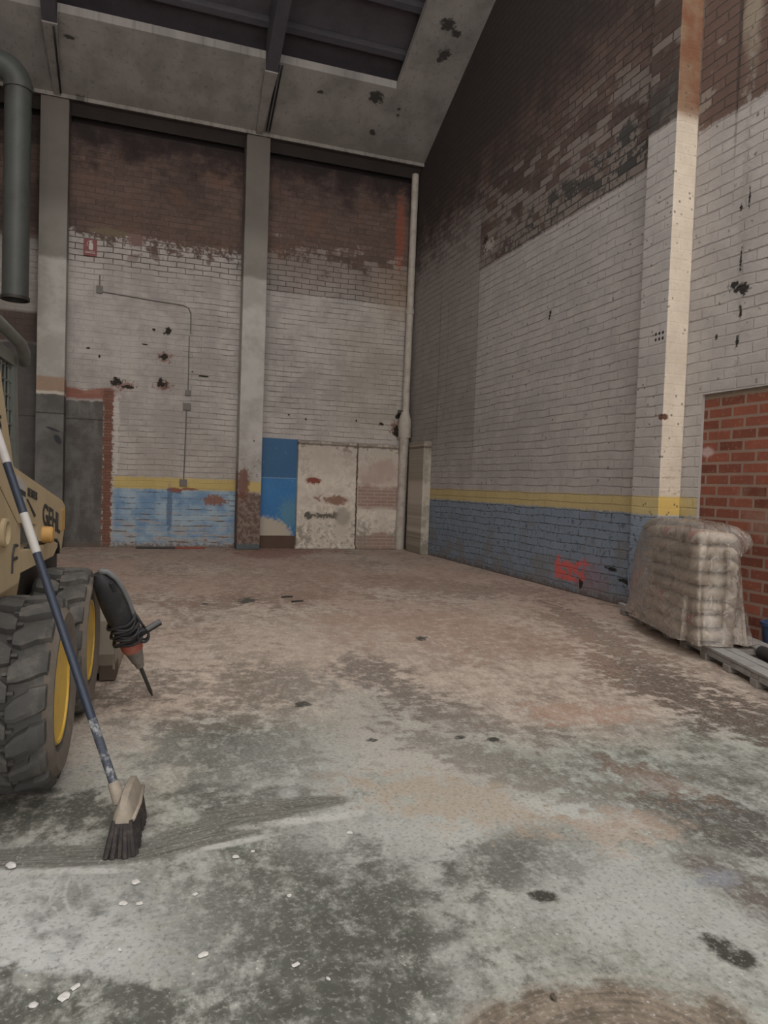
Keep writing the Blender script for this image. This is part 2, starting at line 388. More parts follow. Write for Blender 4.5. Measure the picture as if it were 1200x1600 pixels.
def mat_right(clip=None):
    s = Mat('painted_brick_right', clip); _, x, u, z = s.pos(); B = wall_base(s, u, z, 3.0, .1105, .34)
    c = white_paint(s, B, s.mul(s.mul(s.sm(u, 6.3, 6.2), s.sm(z, 3.3, 2.9)), .8)); raw = brown_raw(s, B)
    c = s.mix(.35, c, (.375, .345, .338))
    w = s.mul(s.sub(B['nf'], .5), 2.0); wm = s.mul(s.sub(B['nm'], .5), 1.6)
    far = s.sm(u, 11.44, 11.48); near = s.sm(u, 6.32, 6.28)
    mid = s.sub(s.inv(far), near)
    e = s.add(5.15, s.mul(w, .04))
    dm = s.sm(s.sub(z, e), -.02, .03)
    # mottled whitewashed bricks above the line
    mot = s.sm(s.add(s.add(s.mul(s.sub(B['rnd'], .5), .7), s.mul(wm, .9)), s.mul(s.sub(6.3, z), .42)), -.05, .22)
    mot = s.mul(mot, s.sm(z, 7.2, 6.2))
    fade = s.sm(s.add(z, s.add(s.mul(wm, 1.6), s.mul(w, .6))), 4.9, 6.7)
    ctop = s.mix(s.mul(mot, .8), raw, (.235, .20, .178)); ctop = s.mix(s.mul(B['mort'], .6), ctop, (.06, .048, .043))
    mold = s.mul(s.band(s.sub(z, s.mul(wm, .7)), 5.16, s.add(5.25, s.mul(s.sm(u, 12, 6.5), .62)), .1), s.sm(u, 11.4, 10.2))
    mold = s.mul(mold, s.mx(s.mul(B['mort'], .9), s.sm(s.add(s.add(B['rnd'], s.mul(w, .8)), wm), .35, .6)))
    ctop = s.mix(s.mul(mold, .9), ctop, (.048, .046, .043))
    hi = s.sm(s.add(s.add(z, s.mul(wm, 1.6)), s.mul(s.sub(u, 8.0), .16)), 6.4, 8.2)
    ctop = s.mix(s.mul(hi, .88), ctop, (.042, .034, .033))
    c = s.mix(s.mul(s.mul(far, .55), s.sm(z, 1.2, 2.6)), c, s.mix(B['nm'], (.15, .128, .118), (.24, .212, .198)))
    c = s.mix(s.add(s.mul(dm, mid), s.mul(fade, far)), c, ctop)
    dn = s.sm(s.sub(s.add(z, s.mul(w, .03)), 5.22), -.02, .03)
    cn = s.mix(s.mul(s.sm(s.add(s.mul(B['rnd'], .5), wm), .35, .55), .8), s.mix(B['nm'], (.10, .065, .052), (.16, .105, .085)), (.26, .215, .18))
    cn = s.mix(s.mul(B['mort'], .7), cn, (.07, .055, .05))
    c = s.mix(s.mul(dn, near), c, cn)
    c = s.mix(s.mul(s.blob(u, z, 5.62, 6.1, .12, .55, s.mul(wm, 1.5), .4), .8), c, (.30, .25, .19))
    c = s.mix(s.mul(s.blob(u, z, 5.78, 6.2, .025, 1.2, s.mul(w, .5), .4), .7), c, (.055, .042, .038))
    # joint lines where old openings were blocked
    for yy, z0, z1, wd in ((11.45, 2.0, 6.6, .018), (13.1, 2.2, 5.2, .022), (12.7, 3.0, 5.0, .012)):
        c = s.mix(s.mul(s.mul(s.band(s.add(u, s.mul(w, .02)), yy-wd, yy+wd, .008), s.band(z, z0, z1, .2)), .45), c, (.13, .115, .11))
    c = s.mix(s.blob(u, z, 11.25, 5.62, .09, .07, s.mul(w, 2.0), .3), c, (.035, .03, .028))
    c = s.mix(s.blob(u, z, 11.1, 5.50, .16, .09, s.mul(w, 2.0), .3), c, (.36, .32, .29))
    # damp streak in the near wall with pocks
    st = s.mul(s.blob(u, z, 5.62, 4.1, .05, 1.1, s.mul(w, 2.2), .5), .7)
    c = s.mix(st, c, (.30, .28, .25))
    hh = 0.0
    for cu, cv, ru, rv in ((5.62, 3.42, .08, .03), (5.70, 3.46, .05, .04), (5.58, 3.40, .06, .05), (5.6, 3.18, .02, .05), (5.66, 4.2, .015, .05), (5.56, 4.3, .012, .06), (5.63, 3.75, .012, .1), (5.9, 3.0, .015, .02), (5.63, 2.9, .02, .05), (9.1, 3.9, .03, .05), (8.05, .14, .05, .05), (7.45, .42, .10, .02), (7.15, .3, .12, .03)):
        hh = s.mx(hh, s.blob(u, z, cu, cv, ru, rv, s.mul(w, 2.2), .3))
    pock = s.mul(s.sm(s.vor(B['P'], 4.2)[0], .11, .06), s.sm(B['nf'], .52, .6))
    c = s.mix(s.mul(pock, .7), c, (.07, .06, .05))
    # yellow band, blue dado
    zw = s.add(z, s.mul(w, .045)); inr = s.mul(s.sm(u, 14.2, 14.0), s.sm(u, 6.0, 6.1))
    c = s.mix(s.mul(s.mul(s.band(zw, 1.135, 1.34, .018), inr), .9), c, s.mix(s.mul(B['hl'], s.mul(B['nf'], .8)), s.mix(B['nm'], YEL_A, YEL_B), (.25, .19, .11)))
    bl = s.mul(s.sm(zw, 1.15, 1.11), inr)
    blu = s.mix(s.add(s.mul(B['nm'], .7), s.mul(B['rnd'], .2)), BLUE_A, BLUE_B)
    blu = s.mix(s.mul(s.mx(B['hl'], s.mul(B['mort'], .5)), s.sm(B['nf'], .40, .58)), blu, (.075, .08, .09))
    blu = s.mix(s.mul(s.sm(s.noise(B['P'], 9, 5, .7), .58, .66), .7), blu, (.065, .07, .08))
    wear = s.sm(s.add(s.noise(B['P'], 2.1, 5, .65), s.mul(s.sub(.55, z), .18)), .50, .66)
    blu = s.mix(s.mul(wear, .75), blu, s.mix(B['nf'], (.15, .15, .155), (.22, .2, .19)))
    c = s.mix(bl, c, blu)
    # red spray scribble
    gr = 0.0
    for cu, cv, ru, rv, an in ((8.62, .30, .07, .16, .2), (8.50, .24, .12, .05, .1), (8.46, .36, .12, .045, -.1), (8.32, .28, .05, .15, -.3), (8.18, .30, .13, .05, .5), (8.12, .40, .12, .04, -.5), (8.05, .22, .05, .13, .3), (7.96, .42, .06, .03, 0), (8.35, .18, .2, .035, 0)):
        gr = s.mx(gr, s.blob(u, z, cu, cv, ru, rv, s.mul(w, 1.3), .35, an))
    c = s.mix(s.mul(gr, .9), c, (.62, .11, .09))
    c = s.mix(s.mul(s.blob(u, z, 7.85, .27, .3, .2, s.mul(w, 2), .6), .35), c, (.32, .13, .16))
    c = s.mix(s.mul(s.sm(s.add(z, s.mul(w, .15)), .11, .0), .75), c, (.12, .085, .07))
    c = s.mix(hh, c, (.03, .027, .024))
    return s.bsdf(c, .9, 0, s.sub(wall_bump(s, B), s.mul(hh, 2.5)), .7, .016, .2)

def mat_pilaster_back():
    s = Mat('plastered_pilaster'); P, x, y, z = s.pos(); nm = s.noise(P, 2.2, 5, .6); nf = s.noise(P, 13, 5, .65)
    w = s.sub(nf, .5); wm = s.sub(nm, .5); mid = s.sm(x, .5, .6)
    c = s.mix(s.sm(nm, .35, .65), (.35, .325, .295), (.47, .44, .405))
    up = s.sm(s.add(z, s.mul(wm, .35)), s.add(5.22, s.mul(mid, .05)), s.add(5.32, s.mul(mid, .05)))
    c = s.mix(s.mul(up, .8), c, s.mix(nm, (.155, .135, .118), (.22, .195, .17)))
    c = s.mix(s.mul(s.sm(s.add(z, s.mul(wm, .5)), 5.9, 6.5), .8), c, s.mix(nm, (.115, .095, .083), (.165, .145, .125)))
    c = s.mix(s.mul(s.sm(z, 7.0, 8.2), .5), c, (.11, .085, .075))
    # left pilaster: stripped strip, cement below
    lf = s.inv(mid); zz = s.add(z, s.mul(wm, .1))
    c = s.mix(s.mul(lf, s.band(zz, 2.84, 3.12, .03)), c, s.mix(nf, (.25, .17, .12), (.37, .27, .20)))
    c = s.mix(s.mul(lf, s.band(zz, 2.80, 2.86, .02)), c, (.5, .45, .38))
    cemc = s.mix(s.sm(nm, .35, .7), (.10, .093, .086), (.165, .155, .145))
    c = s.mix(s.mul(lf, s.sm(zz, 2.82, 2.79)), c, cemc)
    c = s.mix(s.mul(lf, s.band(s.add(z, s.mul(w, .02)), 2.46, 2.48, .012)), c, (.045, .04, .038))
    c = s.mix(s.mul(lf, s.mx(s.blob(x, z, -1.36, 2.0, .05, .10, s.mul(w, .8), .3, .5), s.blob(x, z, -1.45, 2.18, .12, .02, s.mul(w, .8), .3, -.35))), c, (.045, .043, .05))
    # middle pilaster: stains, yellow, brown base
    c = s.mix(s.mul(mid, s.mul(s.mul(s.sm(z, 2.2, 1.5), s.sm(nf, .56, .66)), .8)), c, (.13, .10, .075))
    yb = s.mul(mid, s.mul(s.band(s.add(z, s.mul(w, .05)), 1.14, 1.35, .02), s.sm(x, 2.02, 2.08)))
    c = s.mix(s.mul(yb, .9), c, (.52, .38, .14))
    c = s.mix(s.mul(mid, s.sm(s.add(z, s.mul(wm, .35)), 1.18, 1.10)), c, s.mix(s.sm(nf, .4, .65), (.13, .085, .07), (.24, .18, .15)))
    c = s.mix(s.mul(mid, s.mul(s.blob(x, z, 2.0, 1.3, .12, .3, s.mul(w, 2.0), .3), .9)), c, (.16, .075, .055))
    c = s.mix(s.mul(mid, s.sm(s.add(z, s.mul(w, .1)), .14, .08)), c, (.10, .115, .12))
    dots = s.mul(s.sm(s.vor(P, 7)[0], .12, .09), s.band(z, 1.5, 2.3, .2))
    c = s.mix(s.mul(dots, mid), c, (.05, .04, .035))
    return s.bsdf(c, .9, 0, nf, .35, .01, .2)

def mat_pilaster_right():
    s = Mat('pilaster_right_paint'); _, x, u, z = s.pos()
    uu = s.add(u, x); B = wall_base(s, uu, z, 5.0, .1105, .34)
    P = B['P']
    w = s.sub(B['nf'], .5); wm = s.sub(B['nm'], .5)
    g = s.n('ShaderNodeNewGeometry'); nx = s.n('ShaderNodeSeparateXYZ'); s.nt.links.new(g.outputs['Normal'], nx.inputs[0])
    side = s.sm(nx.outputs[1], -.5, -.8)
    c = white_paint(s, B); c = s.mix(.35, c, (.375, .345, .338))
    raw = s.mix(s.mul(s.sm(s.add(s.mul(s.sub(B['rnd'], .5), .6), s.mul(wm, 1.2)), .0, .2), .7), s.mix(B['nm'], (.06, .04, .034), (.10, .066, .054)), (.21, .18, .155))
    raw = s.mix(s.mul(s.band(s.sub(z, s.mul(wm, .8)), 5.3, 5.8, .1), .7), raw, (.055, .052, .048))
    raw = s.mix(s.mul(B['mort'], .6), raw, (.05, .042, .04))
    c = s.mix(s.sm(s.add(z, s.mul(w, .05)), 5.3, 5.36), c, raw)
    # return face: cream coat, made brighter in the colour for the light it catches
    cr = s.mix(s.sm(B['nm'], .3, .7), (.56, .47, .375), (.66, .56, .455))
    cr = s.mix(s.mul(s.sm(s.noise(P, 30, 4, .7), .6, .7), .5), cr, (.36, .27, .19))
    cr = s.mix(s.sm(s.add(z, s.mul(wm, .3)), 5.28, 5.5), cr, s.mix(s.sm(B['nm'], .35, .65), (.19, .085, .05), (.24, .15, .095)))
    cr = s.mix(s.mul(s.mul(s.sm(z, 2.3, 1.3), s.sm(B['nf'], .55, .65)), .6), cr, (.35, .21, .13))
    c = s.mix(side, c, cr)
    zw = s.add(z, s.mul(w, .045))
    c = s.mix(s.mul(s.band(zw, 1.135, 1.34, .02), .9), c, s.mix(side, s.mix(B['nm'], YEL_A, YEL_B), (.60, .40, .10)))
    blu = s.mix(B['nm'], BLUE_A, BLUE_B); blu = s.mix(s.sm(B['nf'], .55, .65), blu, (.08, .085, .1))
    c = s.mix(s.sm(zw, 1.15, 1.11), c, blu)
    pk = s.mul(s.sm(s.vor(P, 9.0)[0], .16, .08), s.sm(B['nm'], .54, .60)); c = s.mix(s.mul(pk, .75), c, (.10, .08, .065))
    hh = 0.0
    for k in range(3):
        for q in range(2): hh = s.mx(hh, s.blob(u, z, 6.36+.055*k, 3.04+.06*q, .016, .018, 0.0, .2))
    c = s.mix(s.mul(hh, s.inv(side)), c, (.03, .026, .024))
    c = s.mix(s.blob(uu, z, 11.62, 2.2, .045, .035, s.mul(w, 3), .3), c, (.12, .06, .04))
    return s.bsdf(c, .9, 0, s.mul(wall_bump(s, B), s.sub(1.0, s.mul(side, .75))), .5, .012, .2)

def mat_infill():
    s = Mat('hollow_brick_infill'); s.dim = '2D'; _, x, u, z = s.pos(); P = s.comb(u, z, 1.0)
    nm = s.noise(P, 3, 4); nf = s.noise(P, 22, 5, .65); w = s.sub(nf, .5)
    mort, rnd = s.brick(s.comb(s.add(u, s.mul(w, .012)), s.add(z, s.mul(w, .01)), 0.0), .315, .1135, .016, .15)
    c = s.mix(s.add(s.mul(rnd, .75), s.mul(s.sub(nm, .5), .5)), (.13, .043, .028), (.30, .098, .060))
    c = s.mix(s.mul(s.sm(nf, .55, .75), .5), c, (.34, .17, .125))
    c = s.mix(mort, c, s.mix(nm, (.20, .13, .10), (.30, .20, .155)))
    c = s.mix(s.mul(s.sm(s.add(z, s.mul(w, .1)), 2.34, 2.42), .9), c, (.26, .22, .165))
    c = s.mix(s.mul(s.sm(s.noise(P, 1.6, 3), .6, .75), .45), c, (.30, .20, .15))
    c = s.mix(s.blob(u, z, 5.98, 1.82, .08, .05, s.mul(w, 1), .4), c, (.42, .30, .28))
    return s.bsdf(c, .9, 0, s.sub(s.mul(nf, .4), mort), .6, .012, .2)

def mat_panel():
    s = Mat('patched_plaster'); s.dim = '2D'; _, x, y, z = s.pos(); P = s.comb(x, z, 0.0)
    nm = s.noise(P, 2.3, 5, .6); nf = s.noise(P, 11, 5, .65); w = s.sub(nf, .5); wm = s.sub(nm, .5)
    c = s.mix(s.sm(nm, .3, .7), (.50, .43, .36), (.72, .635, .545))
    c = s.mix(s.mul(s.sm(s.add(s.mul(nf, .4), s.mul(nm, .6)), .50, .64), .6), c, (.36, .295, .235))
    c = s.mix(s.mul(s.sm(s.add(z, wm), 1.3, 2.1), .6), c, (.36, .305, .26)); c = s.mix(s.mul(s.sm(s.add(z, s.mul(s.add(w, wm), .5)), 2.12, 2.24), .7), c, (.17, .13, .105))
    pink = s.mul(s.sm(x, 5.38, 5.34), s.mx(s.mul(s.sm(x, 4.36, 4.46), s.band(s.add(z, s.mul(wm, .25)), .86, 1.34, .06)), s.mul(s.sm(x, 4.36, 4.46), s.sm(s.add(z, s.mul(wm, .2)), .36, .28))))
    pm, _r = s.brick(s.comb(x, s.add(z, s.mul(w, .02)), 0.0), .3, .075, .012, .4)
    c = s.mix(s.mul(pink, .85), c, s.mix(s.mul(pm, .6), s.mix(nf, (.20, .11, .085), (.33, .20, .16)), (.40, .33, .28)))
    c = s.mix(s.mul(s.blob(x, z, 4.95, 1.6, .45, .28, s.mul(wm, 1.5), .4), .6), c, (.36, .24, .20))
    c = s.mix(s.blob(x, z, 3.95, 1.02, .34, .09, s.mul(s.add(w, wm), 2.2), .3), c, (.26, .15, .115))
    c = s.mix(s.blob(x, z, 3.46, 1.42, .15, .07, s.mul(w, 1.8), .25), c, (.22, .07, .05))
    c = s.mix(s.blob(x, z, 3.65, .70, .30, .07, s.mul(s.add(w, wm), 2.4), .3), c, (.12, .11, .085))
    c = s.mix(s.blob(x, z, 3.38, .69, .08, .08, s.mul(w, 2), .3), c, (.11, .10, .085))
    c = s.mix(s.mul(s.blob(x, z, 4.12, .68, .16, .2, s.mul(w, 1), .3), .7), c, (.30, .26, .21))
    c = s.mix(s.mul(s.mul(s.sm(z, .75, .4), s.sm(s.add(s.mul(nm, .5), s.mul(nf, .5)), .45, .6)), .7), c, (.24, .205, .16))
    c = s.mix(s.mul(s.sm(x, 5.36, 5.40), s.add(.25, s.mul(s.sm(nm, .4, .6), .45))), c, (.20, .18, .14))
    crack = s.sm(s.m('ABSOLUTE', s.add(s.sub(x, 4.40), s.mul(w, .06))), .022, .010)
    crack = s.mx(crack, s.mul(s.sm(s.m('ABSOLUTE', s.add(s.sub(z, 2.16), s.mul(w, .06))), .03, .01), .7))
    c = s.mix(crack, c, (.10, .07, .055))
    return s.bsdf(c, .9, 0, s.sub(nf, s.mul(crack, 2.0)), .4, .012, .2)

def mat_door():
    s = Mat('blue_door_paint'); s.dim = '2D'; _, x, y, z = s.pos(); P = s.comb(x, z, 0.0)
    nm = s.noise(P, 3, 5, .6); nf = s.noise(P, 14, 4, .6); w = s.sub(nf, .5)
    c = s.mix(s.sm(z, 1.44, 1.46), s.mix(nm, (.018, .12, .31), (.045, .19, .40)), s.mix(nm, (.025, .09, .19), (.035, .11, .22)))
    c = s.mix(s.mul(s.blob(x, z, 3.02, .72, .22, .3, s.mul(w, 2), .4), .7), c, (.10, .22, .27))
    arc = s.mul(s.blob(x, z, 2.45, .22, .62, .42, s.mul(w, .5), .12), s.sm(s.sub(z, s.mul(s.sub(x, 2.42), -.1)), .2, .25))
    c = s.mix(arc, c, (.42, .36, .28))
    c = s.mix(s.mul(s.band(z, 1.435, 1.455, .006), .5), c, (.25, .34, .40))
    c = s.mix(s.mul(s.sm(nf, .66, .72), .4), c, (.15, .28, .38))
    return s.bsdf(c, .55, 0, nf, .1, .004, .4)

def mat_concrete_roof():
    s = Mat('stained_concrete'); s.dim = '2D'; P, x, y, z = s.pos(); nm = s.noise(P, 1.6, 5, .6); nf = s.noise(P, 12, 5, .65); w = s.sub(nf, .5)
    c = s.mix(s.sm(nm, .3, .7), (.235, .214, .20), (.33, .30, .28))
    c = s.mix(s.mul(s.sm(nf, .56, .72), .4), c, (.11, .10, .092))
    hh = 0.0
    for cx, cy, rx, ry in ((4.15, 13.18, .13, .12), (4.3, 13.85, .08, .05), (4.95, 11.75, .13, .10), (5.15, 11.85, .10, .05), (5.1, 12.2, .10, .10), (5.05, 12.3, .05, .06), (3.1, 13.3, .06, .03), (4.65, 13.3, .03, .03), (4.68, 13.42, .03, .03), (-1.1, 14.3, .1, .06), (-1.2, 13.3, .1, .03)):
        hh = s.mx(hh, s.blob(x, y, cx, cy, rx, ry, s.mul(w, 2.4), .3))
    c = s.mix(hh, c, (.06, .055, .05))
    c = s.mix(s.mul(s.sm(y, 13.9, 14.2), .35), c, (.20, .175, .14))
    c = s.mix(s.mul(s.sm(s.add(y, s.mul(w, .1)), 14.26, 14.33), .85), c, (.045, .036, .034))  # dark tone under the edge beam stands in for shade in the gap
    return s.bsdf(c, .9, 0, nf, .25, .01, .2)

# ------------------------------------------------------------------ floor
def mat_floor(clip=None):
    s = Mat('stained_concrete_floor', clip); s.dim = '2D'; P, x, y, z = s.pos(); Pf = s.comb(x, y, 0.0)
    # sweep-streaked coordinates: long marks across the room
    Ps = s.comb(s.add(x, s.mul(y, -.12)), s.add(s.mul(y, .62), s.mul(x, .08)), 4.0)
    nl = s.noise(Pf, .45, 3); nm = s.noise(Ps, 1.5, 6, .62, .3); nf = s.noise(Pf, 9, 6, .68); ns = s.noise(Ps, 5.5, 6, .66, .4); nx = s.noise(Pf, 60, 3, .6); ng = s.noise(Ps, 26, 4, .7)
    w = s.sub(nf, .5); wm = s.sub(nm, .5)
    # ground tones
    grey = s.mix(s.sm(s.add(s.mul(nm, .6), s.mul(nf, .4)), .36, .62), (.115, .117, .098), (.25, .251, .22))
    grey = s.mix(s.mul(s.sm(s.add(s.add(s.mul(ns, .35), s.mul(nf, .3)), s.mul(ng, .35)), .46, .60), .75), grey, (.37, .376, .34)); grey = s.mix(s.mul(s.sm(s.add(s.mul(ng, .5), s.mul(nf, .5)), .46, .36), .6), grey, (.085, .086, .07))
    dust = s.mix(s.sm(s.add(s.mul(nm, .6), s.mul(nf, .4)), .34, .64), (.20, .152, .122), (.41, .33, .27))
    dust = s.mix(s.mul(s.sm(s.add(s.add(s.mul(ns, .35), s.mul(nf, .25)), s.mul(ng, .4)), .45, .60), .7), dust, (.52, .43, .36))
    fd = s.sm(s.add(y, s.add(s.mul(s.sub(nl, .5), 3.0), s.mul(wm, 1.8))), 2.6, 4.6)
    c = s.mix(fd, grey, dust)
    red = s.mul(s.sm(s.add(y, s.mul(s.sub(nl, .5), 5)), 5.0, 8.0), s.sm(s.add(nl, s.mul(wm, .5)), .38, .58))
    c = s.mix(s.mul(red, .55), c, s.mix(s.add(s.mul(nf, .5), s.mul(ng, .5)), (.18, .10, .075), (.50, .335, .265)))
    c = s.mix(s.mul(s.mul(s.sm(s.add(s.mul(ns, .6), s.mul(nf, .4)), .44, .34), s.sm(y, 3, 6)), .6), c, (.12, .085, .065))
    def B(px, py, rx, ry, warp, soft, tilt=0.0):
        # ellipse given by its apparent size, laid on the floor in world units
        ct, st = cos(tilt), sin(tilt)
        a0 = gp(px, py)
        a1 = (gp(px+rx*ct, py+rx*st) - gp(px-rx*ct, py-rx*st))*.5; b1 = (gp(px-ry*st, py+ry*ct) - gp(px+ry*st, py-ry*ct))*.5
        det = a1.x*b1.y - a1.y*b1.x
        U = (b1.y/det, -b1.x/det, 0); V = (-a1.y/det, a1.x/det, 0)
        f, n = s.ell(Pf, s.rg(x), s.rg(y), (a0.x, a0.y), U, V, warp, soft)
        if n is None: return 0.0, 0.0, 0.0, 9.0
        return f, n.outputs[1], n.outputs[2], n.outputs[3]
    W1 = s.mul(s.add(s.mul(w, 1.1), wm), 3.6); W2 = s.mul(s.add(w, wm), 1.8)
    GR = s.sub(1.12, s.mul(s.sm(s.add(s.mul(ng, .5), s.mul(nf, .5)), .46, .64), .62))
    DK = (.068, .069, .056); BR = (.115, .082, .062); WH = (.43, .43, .41)
    def st(px, py, rx, ry, colr, amt, warp=W1, soft=.45, tilt=0.0):
        nonlocal c
        c = s.mix(s.mul(s.mul(B(px, py, rx, ry, warp, soft, tilt)[0], amt), GR), c, colr)
    # pale dust
    st(130, 1440, 250, 80, WH, .9, W1, .6); st(110, 1480, 170, 50, (.47, .475, .46), .6, W1, .6); st(20, 1370, 60, 25, WH, .6)
    st(620, 1150, 170, 60, (.40, .365, .32), .6, W1, .5, .5); st(700, 1210, 200, 40, (.40, .37, .33), .6, W1, .5, .2)
    st(980, 1400, 240, 80, (.40, .405, .38), .65, W1, .5, .3); st(940, 1270, 120, 16, (.45, .45, .42), .7, W1, .4, .15); st(1110, 1255, 120, 14, (.46, .47, .44), .7, W1, .4, .3); st(470, 1200, 110, 40, (.44, .43, .40), .6, W1, .5); st(640, 1290, 140, 50, (.43, .43, .405), .6, W1, .5); st(180, 1190, 110, 40, (.43, .42, .385), .55, W1, .5)
    st(540, 1000, 120, 30, (.42, .34, .28), .5, W1, .5); st(560, 1450, 30, 160, (.36, .355, .33), .6, W1, .6, -.1)
    st(690, 1420, 28, 150, (.36, .355, .33), .7, W2, .5, -.25)
    # dark damp areas
    st(400, 1420, 190, 80, DK, .66, W1, .8); st(480, 1500, 90, 80, DK, .6, W1, .8); st(625, 1460, 85, 95, DK, .55, W1, .8); st(90, 1570, 200, 38, DK, .8, W1, .6); st(780, 1345, 70, 40, DK, .55, W2, .5, -.5); st(580, 1580, 60, 50, DK, .5, W1, .6); st(40, 1530, 120, 10, DK, .6, W1, .6)
    st(330, 1180, 150, 40, DK, .55, W1, .8); st(110, 1270, 200, 24, DK, .65, W1, .6); st(300, 1250, 120, 20, DK, .55, W1, .6); st(820, 1350, 90, 45, DK, .45, W1, .4, -.4); st(60, 1262, 120, 18, DK, .6, W1, .5)
    st(1130, 1285, 130, 32, (.085, .078, .066), .9, W2, .3, .25); st(1170, 1390, 120, 26, (.10, .08, .068), .8, W2, .4, .45)
    st(1060, 1080, 180, 22, (.10, .078, .06), .8, W1, .4, .38); st(960, 1010, 120, 22, (.11, .082, .064), .7, W1, .4, .5)
    st(800, 1200, 160, 22, (.13, .115, .095), .6, W1, .4, .3); st(600, 1060, 80, 22, (.13, .105, .088), .7, W1, .5, .4)
    st(360, 1075, 130, 34, (.15, .12, .095), .6, W1, .5); st(770, 1130, 140, 22, (.15, .12, .10), .5, W1, .5, .3)
    st(730, 920, 160, 12, (.15, .10, .075), .5, W1, .5, .05); st(420, 935, 120, 10, (.15, .095, .07), .6, W1, .5)
    st(1010, 1215, 60, 14, (.16, .10, .07), .6, W1, .5, .3)
    # terracotta dust in front of the doorway and across the middle
    st(440, 862, 70, 9, (.22, .10, .07), .75, W2, .4); st(760, 985, 200, 30, (.34, .22, .165), .55, W1, .6, .1)
    st(480, 905, 220, 20, (.30, .19, .145), .5, W1, .6); st(900, 1115, 90, 14, (.40, .25, .18), .5, W1, .5)
    st(690, 1245, 110, 28, (.33, .27, .205), .7, W1, .5, .2); st(980, 1295, 60, 22, (.36, .28, .22), .6, W1, .5)
    # swept damp stroke under the broom
    for (px, py, rx, ry, tl) in ((90, 1338, 190, 17, -.04), (330, 1300, 140, 22, -.25), (430, 1262, 120, 14, -.12)):
        f, p1, p2, r = B(px, py, rx, ry, s.mul(w, .22), .16, tl)
        k = s.noise(s.comb(s.mul(p1, .5), s.mul(p2, 4.0), 1.0), 3, 4)
        c = s.mix(s.mul(f, .92), c, s.mix(s.sm(k, .35, .65), (.085, .082, .068), (.175, .17, .148)))
    for q in ((470, 1282, 90, 5, -.12), (360, 1318, 70, 4, -.2), (90, 1362, 110, 4, -.02)): st(q[0], q[1], q[2], q[3], (.45, .44, .41), .8, W2, .5, q[4])
    # twisted tyre scrub: pale arcs
    f, p1, p2, r = B(95, 1395, 50, 32, s.mul(w, .8), .4)
    arcs = s.m('SINE', s.mul(s.add(s.add(p1, s.mul(w, .5)), s.mul(s.mul(p2, p2), -.3)), 13.0))
    c = s.mix(s.mul(s.mul(f, s.sm(ns, .4, .6)), .75), c, s.mix(s.sm(s.add(arcs, s.mul(wm, 5.0)), -.2, .9), (.20, .195, .18), (.52, .51, .49)))
    # brown swirl at the bottom
    f, p1, p2, r = B(960, 1640, 260, 130, s.mul(s.add(w, wm), .8), .14)
    sw = s.noise(s.comb(s.add(s.mul(r, 9.0), wm), s.mul(p1, .8), 2.0), 2.0, 5, .6)
    c = s.mix(s.mul(f, .92), c, s.mix(s.sm(s.add(s.mul(sw, .5), s.mul(nf, .5)), .35, .65), (.10, .077, .056), (.23, .18, .135)))
    f2 = s.mul(s.band(r, .96, 1.04, .03), s.sm(p2, .0, -.3)); c = s.mix(s.mul(f2, .45), c, (.34, .31, .27))
    # oil blots
    for q in ((1140, 1489, 50, 14, .46), (720, 1152, 9, 3, 0), (475, 1101, 12, 4, 0), (660, 997, 10, 3.5, 0), (385, 938, 14, 4, 0), (770, 1155, 8, 3, 0), (580, 1156, 8, 3, 0), (320, 944, 5, 2, 0), (850, 1400, 26, 8, .2)):
        st(q[0], q[1], q[2], q[3], (.042, .040, .032), 1.0, s.mul(w, 2.6), .35, q[4])
    st(1125, 1372, 34, 12, (.27, .29, .33), .5, W1, .8); st(450, 1240, 10, 6, (.4, .4, .38), .4)
    # line worn between two pours
    l = s.sub(x, s.add(s.mul(y, -.13), .95)); ln = s.mul(s.sm(s.m('ABSOLUTE', s.add(l, s.mul(w, .05))), .03, .012), s.sm(y, 4, 2.5))
    c = s.mix(s.mul(s.mul(ln, s.sm(nf, .4, .6)), .22), c, (.40, .38, .35))
    # pale speckle
    vd, _c = s.vor(Pf, 20); sp = s.mul(s.sm(vd, .10, .05), s.sm(nf, .56, .66)); c = s.mix(s.mul(sp, .7), c, (.55, .54, .51))
    c = s.mix(s.mul(s.sm(nx, .56, .72), .35), c, (.46, .43, .39)); c = s.mix(s.mul(s.sm(nx, .44, .30), .4), c, (.07, .062, .05))
    rough = s.add(.62, s.mul(nf, .3))
    return s.bsdf(c, rough, 0, s.add(s.mul(nf, .7), s.mul(nx, .3)), .35, .012, .35)

